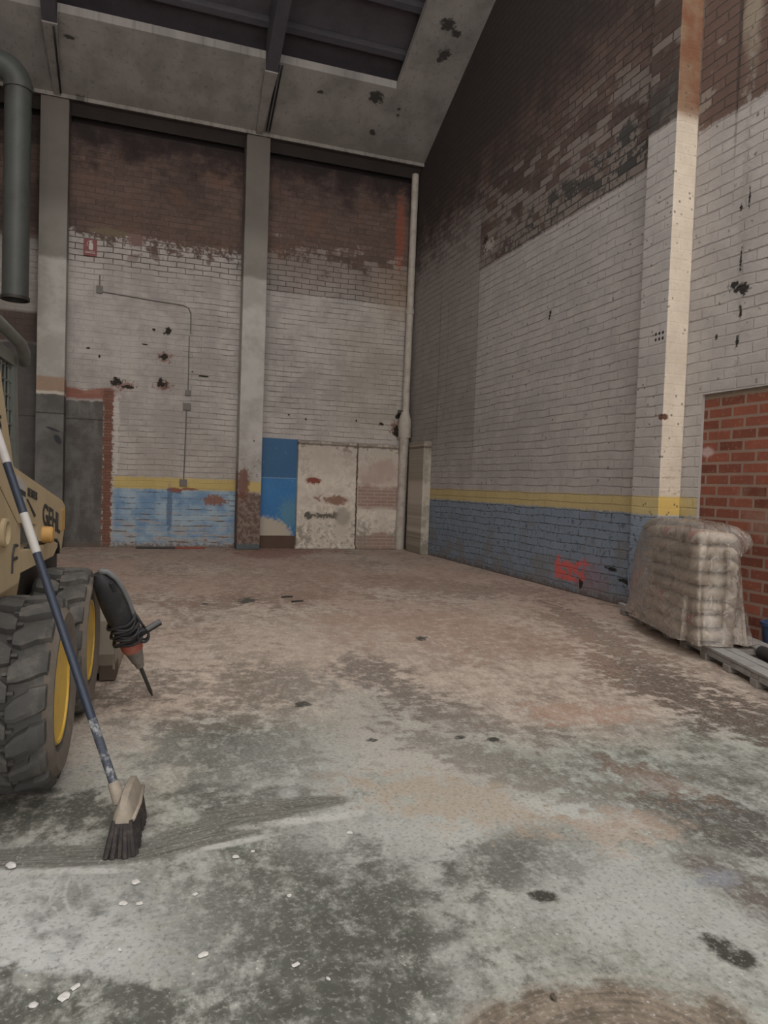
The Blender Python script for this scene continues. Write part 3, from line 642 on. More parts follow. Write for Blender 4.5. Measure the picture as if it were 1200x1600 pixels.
M_PB, M_PR, M_INF, M_PAN, M_DOOR, M_CONC = mat_pilaster_back(), mat_pilaster_right(), mat_infill(), mat_panel(), mat_door(), mat_concrete_roof()
def tile(o, ax, c1, c2, ax_n, val, fn):
    """cut the face of o that lies at val along ax_n into stretches, each with its own slice of the wall or floor material"""
    bm = bmesh.new(); bm.from_mesh(o.data)
    for a, cuts in ((ax[0], c1), (ax[1], c2)):
        for c in cuts[1:-1]:
            no = [0, 0, 0]; no[a] = 1; co = [0, 0, 0]; co[a] = c
            bmesh.ops.bisect_plane(bm, geom=bm.verts[:]+bm.edges[:]+bm.faces[:], plane_co=co, plane_no=no)
    mats = {}
    for f in bm.faces:
        ctr = f.calc_center_median(); f.material_index = 0
        if abs(ctr[ax_n]-val) > .012: continue
        k = []
        for a, cuts in ((ax[0], c1), (ax[1], c2)):
            k.append(max([i for i in range(len(cuts)-1) if cuts[i] <= ctr[a]] or [0]))
        k = tuple(k)
        if k not in mats:
            clip = [(-99, 99)]*3; clip[ax[0]] = (c1[k[0]]-.02, c1[k[0]+1]+.02); clip[ax[1]] = (c2[k[1]]-.02, c2[k[1]+1]+.02)
            mats[k] = len(o.data.materials); o.data.materials.append(fn(clip))
        f.material_index = mats[k]
    bm.to_mesh(o.data); bm.free(); return o
M_DARKROOF = simple('sooty_roof_boards', (.10, .085, .095), .9, scale=3, var=.5)
M_PURLIN = simple('sooty_purlin_timber', (.075, .068, .078), .9, scale=4, var=.4)
M_SOOT_SHADE = simple('sooty_shaded_brickwork', (.05, .038, .035), .9, scale=6, var=.4)  # sooty tone that also paints the shade of the recess under the beam
M_PLAIN = simple('dusty_plaster', (.34, .31, .285), .9, scale=2, var=.25)

# ------------------------------------------------------------------ room shell
b = MB(); b.box((XL-.3, YF-.3, -.25), (XR+.3, YB+.3, 0)); struct(tile(b.build('floor', M_PLAIN), (0, 1), (-6, -.3, .7, 1.8, 6), (-6, 1.6, 2.3, 3.2, 4.6, 7.5, 15.5), 2, 0.0, mat_floor), 'stained bare concrete floor')
b = MB(); b.box((XL, YB, 0), (XR+.2, YB+.3, 7.86)); b.box((XL, YB+.26, 7.86), (XR+.2, YB+.3, 8.9)); struct(tile(b.build('wall_back', M_SOOT_SHADE), (0, 2), (-6, -1.6, -.3, 2.1, 3.6, 6), (0, 1.5, 3.3, 5.0, 6.8, 9), 1, YB, mat_back), 'tall back brick wall, sooty above and whitewashed below')
poly = [(YB+.3, 0), (YB+.3, rz(YB+.3)+.6), (YRIDGE, rz(YRIDGE)+.5), (YF, rz(YF)+.5), (YF, 0), (4.2, 0), (4.2, 2.42), (6.05, 2.42), (6.05, 0)]
b = MB(); b.prism(poly, XR, XR+.3); struct(tile(b.build('wall_right', M_PLAIN), (1, 2), (-6, 6.3, 7.6, 9.4, 11.46, 16), (0, 1.5, 4.85, 6.8, 14), 0, XR, mat_right), 'right gable wall of whitewashed brick with blue dado')
b = MB(); b.prism([(YB+.3, 0), (YB+.3, rz(YB+.3)+.6), (YRIDGE, rz(YRIDGE)+.5), (YF, rz(YF)+.5), (YF, 0)], XL-.3, XL); struct(b.build('wall_left', M_PLAIN), 'left plaster wall')
# front wall: wide gateway open to daylight
b = MB()
GX0, GX1, GH = -4.6, 5.2, 6.4
b.box((XL, YF-.3, 0), (GX0, YF, rz(YF)+.4)); b.box((GX1, YF-.3, 0), (XR, YF, rz(YF)+.4)); b.box((GX0, YF-.3, GH), (GX1, YF, rz(YF)+.4))
struct(b.build('wall_front', M_PLAIN), 'front wall with wide open gateway')
b = MB(); b.box((XR+.035, 4.2, 0), (XR+.2, 6.05, 2.42)); struct(b.build('trim_1', M_INF), 'red hollow brick infill of a blocked opening')
# roof deck above, sooty
b = MB()
YO = 6.5                                   # roof cut off here, its near part left out to let sky light in
L = [(YB+.3, rz(YB+.3)+.55), (YO, rz(YO)+.55), (YO, rz(YO)+.72), (YB+.3, rz(YB+.3)+.70)]
b.prism(L, XL-.3, XR+.3); struct(b.build('ceiling', M_DARKROOF), 'dark sooty pitched roof deck')
# concrete eaves slab and verge slab (soffits)
b = MB()
YE, XE = 12.95, 4.47
b.prism([(YB, roof_z(YB)), (YE, roof_z(YE)), (YE, roof_z(YE)+.14), (YB, roof_z(YB)+.14)], XL, XE)
b.prism([(YB, roof_z(YB)), (YRIDGE, roof_z(YRIDGE)), (YRIDGE, roof_z(YRIDGE)+.14), (YB, roof_z(YB)+.14)], XE, XR)
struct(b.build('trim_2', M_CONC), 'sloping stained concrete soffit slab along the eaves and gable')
# edge beam over the bays, flush with pilasters, with the brick set back beneath
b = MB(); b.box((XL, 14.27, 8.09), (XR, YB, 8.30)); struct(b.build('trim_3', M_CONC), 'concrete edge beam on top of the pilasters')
# pilasters
PY = 14.30
b = MB(); b.box((-1.735, PY, 0), (-1.265, YB+.25, 8.09), bev=.015); struct(b.build('trim_4', M_PB), 'left plastered pilaster, grey cement at its foot')
b = MB(); b.box((1.90, PY, 0), (2.36, YB+.25, 8.09), bev=.015); struct(b.build('trim_5', M_PB), 'middle plastered pilaster with brown stained base')
b = MB(); b.box((5.31, 6.30, 0), (XR, 6.75, rz(6.7)), bev=.012); struct(b.build('trim_6', M_PR), 'right wall pilaster with cream side face')
b = MB(); b.box((5.42, 13.30, 0), (XR, 14.12, 2.28), bev=.02); struct(b.build('trim_7', M_PAN), 'short plastered pier in the far corner')
b = MB(); b.box((3.13, 14.47, 0), (5.33, YB, 2.23), bev=.03); struct(b.build('trim_8', M_PAN), 'patched cracked plaster panel beside the blue door')
b = MB(); b.box((3.10, 14.40, 0), (5.32, 14.60, .07), bev=.03); struct(b.build('trim_9', M_PAN), 'low plaster kerb under the patched panel')
d = MB(); d.box((2.40, 14.58, .26), (3.14, YB+.02, 2.25)); d.box((2.40, 14.575, 1.43), (3.14, 14.6, 1.45)); struct(d.build('door_1', M_DOOR), 'flaking blue painted door in the back wall')
d = MB(); d.box((2.38, 14.60, 0), (3.14, YB+.02, .26)); struct(d.build('trim_10', simple('dark_gap_strip', (.10, .062, .045), .9)), 'dark brown strip filling the gap under the blue door')  # added strip, coloured dark to read as the gap below the door
# rafters (haunched) and purlins
k = 11
for X in (-1.46, 2.12):
    b = MB(); wd = .11
    poly = []
    def rp(y, dz): return (y, roof_z(y)+dz)
    rings = []
    for y, hwd, dn in ((14.38, .055, -.03), (14.2, .06, -.06), (13.6, .085, -.12), (12.96, .115, -.20)):
        rings.append([Vector((X-hwd, y, roof_z(y)+.06)), Vector((X-hwd, y, roof_z(y)+dn)), Vector((X+hwd, y, roof_z(y)+dn)), Vector((X+hwd, y, roof_z(y)+.06))])
    b.ring_sweep(rings)
    struct(b.build('trim_%d' % k, M_CONC), 'sloping concrete rib rising from the %s pilaster' % ('left' if X < 0 else 'middle')); k += 1
    b = MB(); b.prism([rp(12.955, -.18), rp(6.6, -.18), rp(6.6, .5), rp(12.955, .5)], X-.11, X+.11)
    struct(b.build('trim_%d' % k, M_PURLIN), 'dark sooty rafter above the %s pilaster' % ('left' if X < 0 else 'middle')); k += 1
for i in range(9):
    y = 12.75 - i*.78
    b = MB(); b.box((XL, -.055, -.08), (4.62, .055, .08), Matrix.Translation((0, y, roof_z(y)+.42)) @ Matrix.Rotation(-PITCHR, 4, 'X'))
    struct(b.build('trim_%d' % k, M_PURLIN), 'dark roof purlin'); k += 1

# ------------------------------------------------------------------ services on the back wall
M_PIPE = simple('dull_white_pipe', (.42, .37, .32), .7, scale=5, dirt=(.2, .15, .11), dirt_amt=.6)
M_DUCT = simple('grey_duct_paint', (.078, .082, .075), .5, scale=3, dirt=(.05, .045, .04))
M_STEEL = simple('dull_steel', (.16, .15, .14), .5, .6)
M_IRON = simple('dark_iron', (.05, .045, .04), .6, .3)
M_BLACK = simple('black_rubber_plastic', (.018, .018, .02), .6, scale=20)
dp = empty('downpipe', (5.445, 14.44, 0), label='off-white drainpipe in the far corner with a thicker lower length', cat='pipe')
b = MB(); b.tube([(.05, .06, 8.0), (.03, .06, 5.0), (0, .04, 2.85)], .075, 20); b.build('upper_pipe', M_PIPE, dp, True, ang=.7)
b = MB(); b.tube([(-.02, 0, 2.45), (-.03, 0, 1.2), (-.05, 0, 0)], .10, 20); b.build('lower_pipe', M_PIPE, dp, True, ang=.7)
b = MB(); b.lathe([(2.40, .10), (2.40, .135), (2.56, .135), (2.62, .145), (2.80, .13), (2.95, .085), (2.95, .07)], (-.01, .02, 0), 'z', 24); b.build('pipe_joint', M_PIPE, dp, True, ang=.7)
b = MB(); b.lathe([(5.05, .07), (5.05, .092), (5.15, .092), (5.15, .07)], (.03, .06, 0), 'z', 20); b.build('coupling', M_PIPE, dp, True, ang=.6)
b = MB(); b.tube([(-.03, .05, 2.93), (-.16, .08, 2.95)], .05, 12); b.build('pipe_stub', M_IRON, dp, True, ang=.7)

dc = empty('exhaust_duct', (-1.93, 13.2, 0), label='thick grey vertical metal duct hanging open-ended at upper left', cat='duct')
b = MB(); R = .20
b.lathe([(4.21, R), (6.0, R), (7.6, R), (7.6, R-.015), (4.21, R-.015)], (0, 0, 0), 'z', 40, True); b.build('duct_tube', M_DUCT, dc, True, ang=.6)
b = MB(); b.tube([(-.32*(1-cos(a)), 0, 7.6+.32*sin(a)) for a in [i*pi/16 for i in range(9)]] + [(-1.1, 0, 7.92)], R+.008, 32); b.build('duct_elbow', M_DUCT, dc, True, ang=.6)
b = MB(); b.lathe([(4.19, R-.005), (4.19, R+.018), (4.24, R+.018), (4.24, R-.005)], (0, 0, 0), 'z', 40, True); b.build('duct_rim', M_IRON, dc, True, ang=.6)
b = MB(); b.lathe([(7.55, R-.01), (7.55, R+.022), (7.64, R+.022), (7.64, R-.01)], (0, 0, 0), 'z', 40, True); b.build('duct_flange', M_DUCT, dc, True, ang=.6)
b = MB(); b.box((-.42, -.015, 8.10), (-.38, .015, 8.66)); b.build('hanger_strap', M_IRON, dc)

# fire extinguisher sign
M_RED = simple('sign_red', (.17, .03, .027), .5, scale=8, var=.2)
M_SW = simple('sign_white', (.48, .43, .38), .6, scale=8, var=.1)
sg = empty('fire_extinguisher_sign', (-.895, YB, 5.46), label='small red fire extinguisher sign with white pictogram on the back wall', cat='sign')
b = MB(); b.box((-.115, -.022, 0), (.115, -.004, .31), bev=.003); b.build('sign_panel', M_RED, sg)
b = MB(); b.prism([(-.01, .11), (.04, .11), (.05, .13), (.05, .22), (.035, .245), (.02, .25), (.02, .27), (.045, .275), (.045, .285), (-.0, .285), (-.02, .275), (-.012, .26), (-.01, .25), (-.025, .22), (-.025, .13)], -.026, -.021, 'y')
b.tube([(-.015, -.024, .27), (-.045, -.024, .255), (-.055, -.024, .21), (-.05, -.024, .17)], .005, 8); b.build('pictogram', M_SW, sg)
b = MB(); b.box((-.09, -.026, .05), (.09, -.021, .062)); b.box((-.08, -.026, .075), (.08, -.021, .082)); b.build('caption_bar', M_SW, sg)

# old electrical conduit with its boxes
M_COND = simple('grimy_conduit', (.17, .15, .135), .8, scale=10)
cd = empty('electrical_conduit', (-.75, YB, 0), label='thin grimy electrical conduit with small boxes across the whitewashed back wall', cat='conduit')
def wl(X, Z, d=-.012): return (X+.75, d, Z)
b = MB(); b.tube([wl(-.72, 5.13), wl(-.72, 4.90)], .013, 8); b.tube([wl(-.72, 4.83), wl(.2, 4.77), wl(.80, 4.74), wl(.90, 4.70), wl(.95, 4.60), wl(.955, 4.2)], .011, 8)
b.tube([wl(.93, 4.15), wl(.93, 3.1)], .009, 8); b.tube([wl(.91, 2.82, -.014), wl(.90, 2.0, -.014), wl(.885, 1.33, -.014)], .012, 8)
b.build('conduit_run', M_COND, cd)
for X, Z, h, w in ((-.72, 4.86, .07, .055), (.93, 3.05, .05, .055), (.915, 2.78, .07, .075), (.88, 1.28, .07, .07)):
    b = MB(); b.box((X+.75-w, -.035, Z-h), (X+.75+w, -.002, Z+h), bev=.005); b.build('junction_box', M_COND, cd)

# cables clipped to the rafters
for (X, lab) in ((2.255, 'dark cable clipped along the right side of the middle concrete rafter'), (2.31, 'second dark cable right of the one clipped to the middle rafter'), (-1.40, 'dark cable running down the left concrete rafter')):
    b = MB(); dd = -.03 if X > 0 else -.24
    pts = [(X, y, roof_z(y)+(dd if X > 0 else -.04-.17*(14.3-y)/1.35-.02)) for y in (14.2, 13.8, 13.4, 12.97)]
    b.tube(pts, .016, 8); tag(b.build('cable', M_BLACK, None, True), lab, 'cable', 'cables on the rafters')

# bar on the floor by the back wall
rb = empty('metal_bar', (.62, 14.35, 0), label='thin dark and red metal bar lying on floor at foot of the blue brick wall', cat='bar')
b = MB(); b.box((-.60, -.03, .004), (.12, .03, .045), bev=.005); b.build('dark_end', M_IRON, rb)
b = MB(); b.box((.12, -.032, .004), (.68, .032, .047), bev=.005); b.build('red_end', simple('red_oxide_paint', (.25, .075, .05), .7), rb)

# ------------------------------------------------------------------ skid steer loader
PHI = .0582; MO = Vector((-.285, 3.3865, 0)); RT = .412; WB = 1.0224; TW = .285; TRACK = 1.62
M_CREAM = simple('faded_yellow_paint', (.46, .36, .22), .55, scale=4, var=.14, dirt=(.27, .19, .11), dirt_amt=.4)
M_RIMY = simple('bright_yellow_rim', (.60, .38, .05), .5, scale=9, var=.2, dirt=(.33, .20, .06), dirt_amt=.5)
M_TIRE = simple('worn_dusty_rubber', (.062, .059, .055), .85, scale=9, var=.4, dirt=(.16, .138, .118), dirt_amt=.7, bstr=.35)
M_DECAL = simple('black_decal', (.035, .032, .03), .6, scale=30)
M_GREYP = simple('grey_green_paint', (.145, .15, .135), .55, scale=6, var=.15, dirt=(.09, .08, .07))
M_WHST = simple('white_sticker', (.42, .40, .38), .5, scale=10, var=.1)
M_CHAS = simple('greasy_dark_frame', (.05, .042, .035), .7, scale=6, dirt=(.12, .08, .055))
ld = empty('skid_steer_loader', MO, -PHI, label='cream-yellow skid steer loader with chunky black tires cut off by the left edge', cat='loader')

def tire_mesh(y0, x1, inner=False):
    """tire whose outer face is at x1, axle at y0"""
    b = MB(); hw = TW/2; xc = x1-hw; c = (xc, y0, RT); n = 72; ro = RT-.035
    prof = [(-hw*.80, .215), (-hw*.98, .26), (-hw-.012, .30), (-hw-.014, .335), (-hw*.99, ro-.022), (-hw*.86, ro-.004), (-hw*.4, ro), (0, ro+.002), (hw*.4, ro), (hw*.86, ro-.004), (hw*.99, ro-.022), (hw+.014, .335), (hw+.012, .30), (hw*.98, .26), (hw*.80, .215)]
    b.lathe(prof, c, 'x', n, True)
    NL = 17
    for side in (1, -1):
        for k in range(NL):
            t0 = 2*pi*(k + (.5 if side < 0 else 0))/NL
            # lug cross positions from shoulder to middle: (xfrac, theta shift, half width theta, r)
            J = [random.uniform(-.006, .006) for _ in range(8)]
            st = [(.965, -.03, .118, ro-.02), (.945, -.02, .122, RT-.020), (.80, 0.0, .128, RT-.004), (.56, .03, .136, RT), (.50, .045, .128, RT), (.22, .095, .120, RT+.001), (.0, .125, .080, RT), ]
            rings = []
            for q, (xf, sh, hwid, r) in enumerate(st):
                hw2 = hwid + J[q]; tc = t0 + sh*1.0 + J[(q+3) % 8]
                ring = []
                rb = min(ro-.012, r-.02) if q > 0 else ro-.045
                for (dt, rr) in ((-hw2*1.12, rb), (-hw2*.92, r-.006), (-hw2*.55, r+.001), (hw2*.55, r+.001), (hw2*.92, r-.006), (hw2*1.12, rb)):
                    a = tc+dt; xx = xc + side*hw*xf*1.0 
                    ring.append(Vector((xx, y0 + rr*cos(a), RT + rr*sin(a))))
                rings.append(ring)
            b.ring_sweep(rings)
            # small tie knobs in the middle
            a = t0+.30
            rings = []
            for xf in (.16, .03, -.06):
                rings.append([Vector((xc+side*hw*xf, y0+rr*cos(a+dt), RT+rr*sin(a+dt))) for dt, rr in ((-.022, ro-.01), (-.016, RT-.012), (.016, RT-.012), (.022, ro-.01))])
            b.ring_sweep(rings)
    return b
def rim_mesh(y0, x1, sgn=1):
    b = MB(); c = (x1, y0, RT); g = sgn
    b.lathe([(-.012*g, .232), (-.003*g, .226), (-.004*g, .212), (-.03*g, .203), (-.075*g, .198), (-.085*g, .175), (-.088*g, .13), (-.06*g, .09), (-.055*g, .065), (-.055*g, .0), (-.14*g, 0.0), (-.14*g, .225)], c, 'x', 48)
    for k in range(8):
        a = 2*pi*k/8; b.lathe([(-.09*g, .001), (-.09*g, .016), (-.068*g, .016), (-.068*g, .001)], (x1, y0+.105*cos(a), RT+.105*sin(a)), 'x', 8)
    b.lathe([(-.06*g, .05), (-.03*g, .048), (-.02*g, .03), (-.02*g, .001)], c, 'x', 20)
    return b
M_SIDE = simple('dusty_tire_sidewall', (.13, .108, .088), .9, scale=14, var=.3, dirt=(.20, .165, .135), dirt_amt=.6, bstr=.3)
def side_mat(o, y0, x1):
    for p in o.data.polygons:
        c = p.center; r = math.hypot(c.y-y0, c.z-RT)
        if abs(c.x-(x1-TW/2)) > TW/2*.90 and r < RT-.042: p.material_index = 1
    return o
for y0 in (0, WB):
    t = side_mat(tire_mesh(y0, 0).build('tire', [M_TIRE, M_SIDE], ld, True, ang=.45), y0, 0)
    rim_mesh(y0, 0, 1).build('rim', M_RIMY, t, True, ang=.5)
    t = side_mat(tire_mesh(y0, -TRACK+TW).build('tire', [M_TIRE, M_SIDE], ld, True, ang=.45), y0, -TRACK+TW)
    rim_mesh(y0, -TRACK, -1).build('rim', M_RIMY, t, True, ang=.5)
XI, XO = -.30, -TRACK+.30          # inner planes of the two sides
# chassis tub between the tires, engine box behind
b = MB()
b.box((XO+.03, -.75, .26), (XI-.03, 1.42, .86), bev=.02)
b.box((XO+.03, -.95, .45), (XI-.03, .05, 1.22), bev=.04)
b.tube([(XI-.05, 0, RT), (XI+.10, 0, RT)], .09, 16); b.tube([(XI-.05, WB, RT), (XI+.10, WB, RT)], .09, 16)
b.tube([(XO+.05, 0, RT), (XO-.10, 0, RT)], .09, 16); b.tube([(XO+.05, WB, RT), (XO-.10, WB, RT)], .09, 16)
b.build('chassis', M_CHAS, ld)
for sx, nm in ((XI, 1), (XO, -1)):
    d = -.05*nm
    # rear upright tower / side panel
    b = MB(); b.prism([(-.92, .72), (.30, .62), (.52, .70), (.63, .83), (.615, 1.16), (.458, 1.366), (.152, 1.812), (-.10, 1.86), (-.55, 1.80), (-.85, 1.25)], sx, sx+d)
    tw = b.build('side_panel', M_CREAM, ld)
    if nm == 1:
        b = MB()   # pin boss, slot and channel pressed in the side panel
        b.lathe([(0, .062), (.018, .062), (.022, .05), (.008, .04), (.008, .001)], (sx+.06, -.04, 1.10), 'x', 24); b.build('pin_boss', M_CREAM, tw, True, ang=.5)
        b = MB(); b.prism([(.02, 1.04), (.05, 1.04), (.06, 1.08), (.05, 1.12), (.025, 1.12), (.012, 1.08)], sx+.06, sx+.066); b.build('slot', M_DECAL, tw)
        b = MB(); b.tube([(sx+.062, .13, .905), (sx+.062, .135, .985), (sx+.062, .165, 1.027), (sx+.062, .235, 1.022)], .008, 8); b.tube([(sx+.062, .135, .965), (sx+.062, .23, .965)], .008, 8); b.build('slot', M_DECAL, tw)
        b = MB(); b.prism([(.27, 1.43), (.42, 1.37), (.425, 1.30), (.30, 1.33)], sx+.001, sx+.006); b.build('grey_patch', M_GREYP, tw)
    # guard box on the side panel, behind the fender rail
    b = MB(); b.prism([(-.90, 1.58), (-.30, 1.385), (.30, 1.09), (.306, .875), (.285, .845), (-.92, .845)], min(sx, sx+.062*nm), max(sx, sx+.062*nm)); b.build('side_guard', M_CREAM, ld)
    # lift arm
    ax0 = sx + .052*nm; ax1 = sx + .005*nm
    P1 = [(-.75, 1.74), (-.80, 1.60), (-.30, 1.42), (.30, 1.12), (.495, 1.115), (.756, 1.085), (.763, 1.0), (1.044, .972), (1.25, .972), (1.32, .968), (1.40, .955), (1.48, .93), (1.52, .895), (1.566, .872), (1.66, .98), (1.699, 1.069), (1.69, 1.153), (1.582, 1.189), (.212, 1.379), (-.055, 1.481), (-.5, 1.72)]
    if nm == 1:
        b = MB(); b.prism(P1, ax1, ax0)
        b.box((ax1-.02, 1.52, 1.0), (ax0+.002, 1.70, 1.15), bev=.02)
    else:
        b = MB(); b.prism(P1, ax0, ax1)
    arm = b.build('lift_arm', M_CREAM, ld)
    if nm == 1:
        b = MB(); b.tube([(ax0-.01, .60, .965), (ax0+.03, .60, .965)], .03, 14)
        b = MB(); b.lathe([(-.01, .001), (-.01, .046), (.045, .046), (.055, .036), (.055, .001)], (ax0, .925, 1.02), 'x', 18); b.build('pivot_pin', simple('orange_yellow_pin', (.50, .28, .09), .5), arm, True, ang=.5)
        b = MB(); b.box((ax0-.03, 1.30, .90), (ax0-.005, 1.64, .99))  # dark hose behind the knee
        b = MB(); b.tube([(ax0-.012, s_, z_) for s_, z_ in ((.55, .975), (.80, .985), (1.05, .975), (1.30, .968), (1.43, .955), (1.50, .915), (1.51, .86))], .013, 8); b.build('hydraulic_hose', M_BLACK, arm, True)
        b = MB(); b.box((ax1-.015, 1.52, .985), (ax0+.004, 1.695, 1.145), bev=.02); b.build('knee_cap', simple('orange_yellow_edge', (.50, .30, .09), .5), arm)
# lettering on the arm
def text_obj(body, name, size, M, mat, parent, ext=.0015):
    cu = bpy.data.curves.new(name, 'FONT'); cu.body = body; cu.size = size; cu.extrude = ext; cu.offset = size*.022
    to = bpy.data.objects.new(name+'_tmp', cu); col.objects.link(to)
    dg = bpy.context.evaluated_depsgraph_get(); me = bpy.data.meshes.new_from_object(to.evaluated_get(dg))
    bpy.data.objects.remove(to); me.transform(M); me.materials.clear(); me.materials.append(mat)
    o = bpy.data.objects.new(name, me); col.objects.link(o); o.parent = parent; return o
arm_r = [o for o in ld.children if o.name.startswith('lift_arm')][0]
twr = [o for o in ld.children if o.name.startswith('side_panel')][0]
def on_side(xx, s0, z0, slope, wx=1.0, hz=1.0):
    # text x -> +y (forward) along a slope, text y -> +z, text z -> +x
    return Matrix(((0, 0, 1, xx), (wx, 0, 0, s0), (slope*wx, hz, 0, z0), (0, 0, 0, 1)))
AX = XI + .052 + .0015
text_obj('GEHL', 'lettering', .165, on_side(AX, .90, 1.085, -.165, 1.46, 1.0), M_DECAL, arm_r, .002)
text_obj('SERIES', 'lettering', .058, on_side(AX, .50, 1.245, -.13, 1.5, 1.0), M_DECAL, arm_r, .002)
text_obj('5', 'lettering', .10, on_side(XI+.002, .12, 1.535, 0, 1.3, 1.0), M_DECAL, twr, .002)
b = MB(); b.prism([(.267, 1.345), (.455, 1.30), (.444, 1.185), (.303, 1.195)], XI+.052, XI+.0545); st_ = b.build('white_decal', M_WHST, arm_r)
b = MB()
for zz in (1.215, 1.235, 1.255): b.prism([(.30, zz), (.44, zz-.008), (.44, zz-.014), (.30, zz-.006)], XI+.054, XI+.0555)
b.build('decal_print', M_DECAL, st_) if False else None
b = MB(); b.prism([(.478, 1.228), (.50, 1.228), (.71, 1.138), (.68, 1.128)], XI+.052, XI+.0555); b.build('black_stripe', M_DECAL, arm_r)
b = MB(); b.prism([(.29, 1.285), (.448, 1.262), (.446, 1.238), (.295, 1.262)], XI+.0545, XI+.056); b.build('black_stripe', M_DECAL, arm_r)
# fender rail over the front tire
for nm, sx in ((1, XI), (-1, XO)):
    x0, x1 = sx+.06*nm, sx-.06*nm
    b = MB(); b.prism([(.30, .985), (1.26, .955), (1.375, .935), (1.37, .912), (1.225, .872), (.30, .885)], min(x0, x1), max(x0, x1))
    b.build('fender_rail', M_CREAM, ld)
# front uprights, quick hitch and bucket
b = MB()
for sx in (XI-.03, XO+.03):
    b.prism([(1.50, .88), (1.64, .98), (1.66, .60), (1.60, .28), (1.50, .28), (1.52, .6)], sx-.045, sx+.045)
b.box((XO, 1.54, .34), (XI, 1.62, .50), bev=.01)
b.build('quick_hitch', M_CHAS, ld)
M_BUCK = simple('scuffed_bucket_steel', (.26, .225, .175), .6, scale=5, var=.25, dirt=(.14, .11, .085), dirt_amt=.6)
BX0, BX1 = -TRACK-.06, .085
bk = MB()
prof = [(1.66, .56), (1.60, .40), (1.60, .20), (1.66, .07), (1.80, .02), (2.42, .015)]
prof_o = [(a-.02, z_-.012 if z_ < .1 else z_) for a, z_ in prof]
bk.prism(prof + [(2.42, .005), (1.79, .005), (1.65, .05), (1.58, .19), (1.58, .41), (1.64, .57)], BX0, BX1)
for xx in (BX0, BX1-.015): bk.prism([(1.62, .56), (1.76, .58), (2.38, .08), (2.42, .01), (1.80, .01), (1.62, .08), (1.585, .2), (1.585, .4)], xx, xx+.015)
bkt = bk.build('bucket', M_BUCK, ld)
b = MB(); b.box((BX0, 2.40, .004), (BX1, 2.56, .022)); b.build('cutting_edge', M_STEEL, bkt)
b = MB(); b.box((BX1-.10, 1.62, .006), (BX1+.005, 1.82, .11), bev=.008); b.build('corner_block', simple('brown_wear_block', (.075, .052, .036), .8), bkt)
# cab: posts, roof guard, screens
cabx = XI-.10; cabx2 = XO+.10
b = MB()
for cx in (cabx, cabx2):
    b.prism([(.90, 1.98), (.985, 1.98), (1.09, 1.20), (1.09, .84), (1.0, .84), (1.0, 1.2)], cx-.035, cx)
    b.prism([(-.10, 1.98), (-.02, 1.98), (.02, 1.2), (-.06, 1.2)], cx-.035, cx)
    b.prism([(-.10, 1.93), (.99, 1.93), (.98, 2.0), (-.10, 2.0)], cx-.035, cx)
b.box((cabx2, -.12, 1.97), (cabx-.03, .95, 2.02), bev=.015)
b.box((cabx2, -.12, 1.2), (cabx-.03, -.08, 1.97))
cab = b.build('cab_frame', M_GREYP, ld)
b = MB(); b.tube([(cabx+.02, -.3, 2.075), (cabx+.02, .55, 2.073), (cabx+.02, .95, 2.058), (cabx+.015, 1.07, 2.03), (cabx+.01, 1.12, 1.97)], [.030, .030, .032, .034, .030], 12)
b.tube([(cabx2, -.3, 2.075), (cabx2, .55, 2.073), (cabx2, .95, 2.058), (cabx2, 1.07, 2.03), (cabx2, 1.12, 1.97)], .032, 12); b.build('roof_guard', M_GREYP, cab, True)
for cx in (cabx-.018, cabx2-.018):
    b = MB()
    for i in range(13):
        y = -.02+.08*i; b.tube([(cx, y, 1.2), (cx, y-.0, 1.94)], .0055, 6)
    for i in range(10):
        z_ = 1.24+.075*i; b.tube([(cx, -.06, z_), (cx, 1.02-.10*(z_-1.2), z_)], .0055, 6)
    b.build('side_screen', M_GREYP, cab)
b = MB(); b.box((cabx2+.02, .05, .84), (cabx-.06, .45, 1.75), bev=.05); b.build('seat', M_BLACK, cab)
b = MB(); b.box((cabx-.045, -.02, 1.18), (cabx-.030, .98, 1.95)); b.build('dark_pane', simple('dark_dusty_glass', (.022, .026, .03), .35), cab)

# ------------------------------------------------------------------ broom
def LtoW(p): 
    return Matrix.Translation(MO) @ Matrix.Rotation(-PHI, 4, 'Z') @ Vector(p)
M_BPOLE = simple('blue_grey_pole', (.026, .034, .054), .45, scale=25, var=.2)
M_BPAINT = simple('paint_spattered_pole', (.045, .052, .07), .6, scale=40, var=.3, dirt=(.48, .48, .47), dirt_amt=.9)
M_BHEAD = simple('dusty_cream_plastic', (.30, .255, .205), .7, scale=25, var=.2, dirt=(.17, .145, .12))
M_BRIS = simple('black_bristle', (.030, .026, .026), .8, scale=60, var=.5, dirt=(.12, .085, .065), dirt_amt=.5)
Bq = EYE + ray(187, 1252)*(2.80/ray(187, 1252).y)
dt = ray(2, 698); nrm = Matrix.Rotation(-PHI, 3, 'Z') @ Vector((1, 0, 0))
Tq = EYE + dt*(((MO-EYE).dot(nrm) + XI + .080)/dt.dot(nrm))
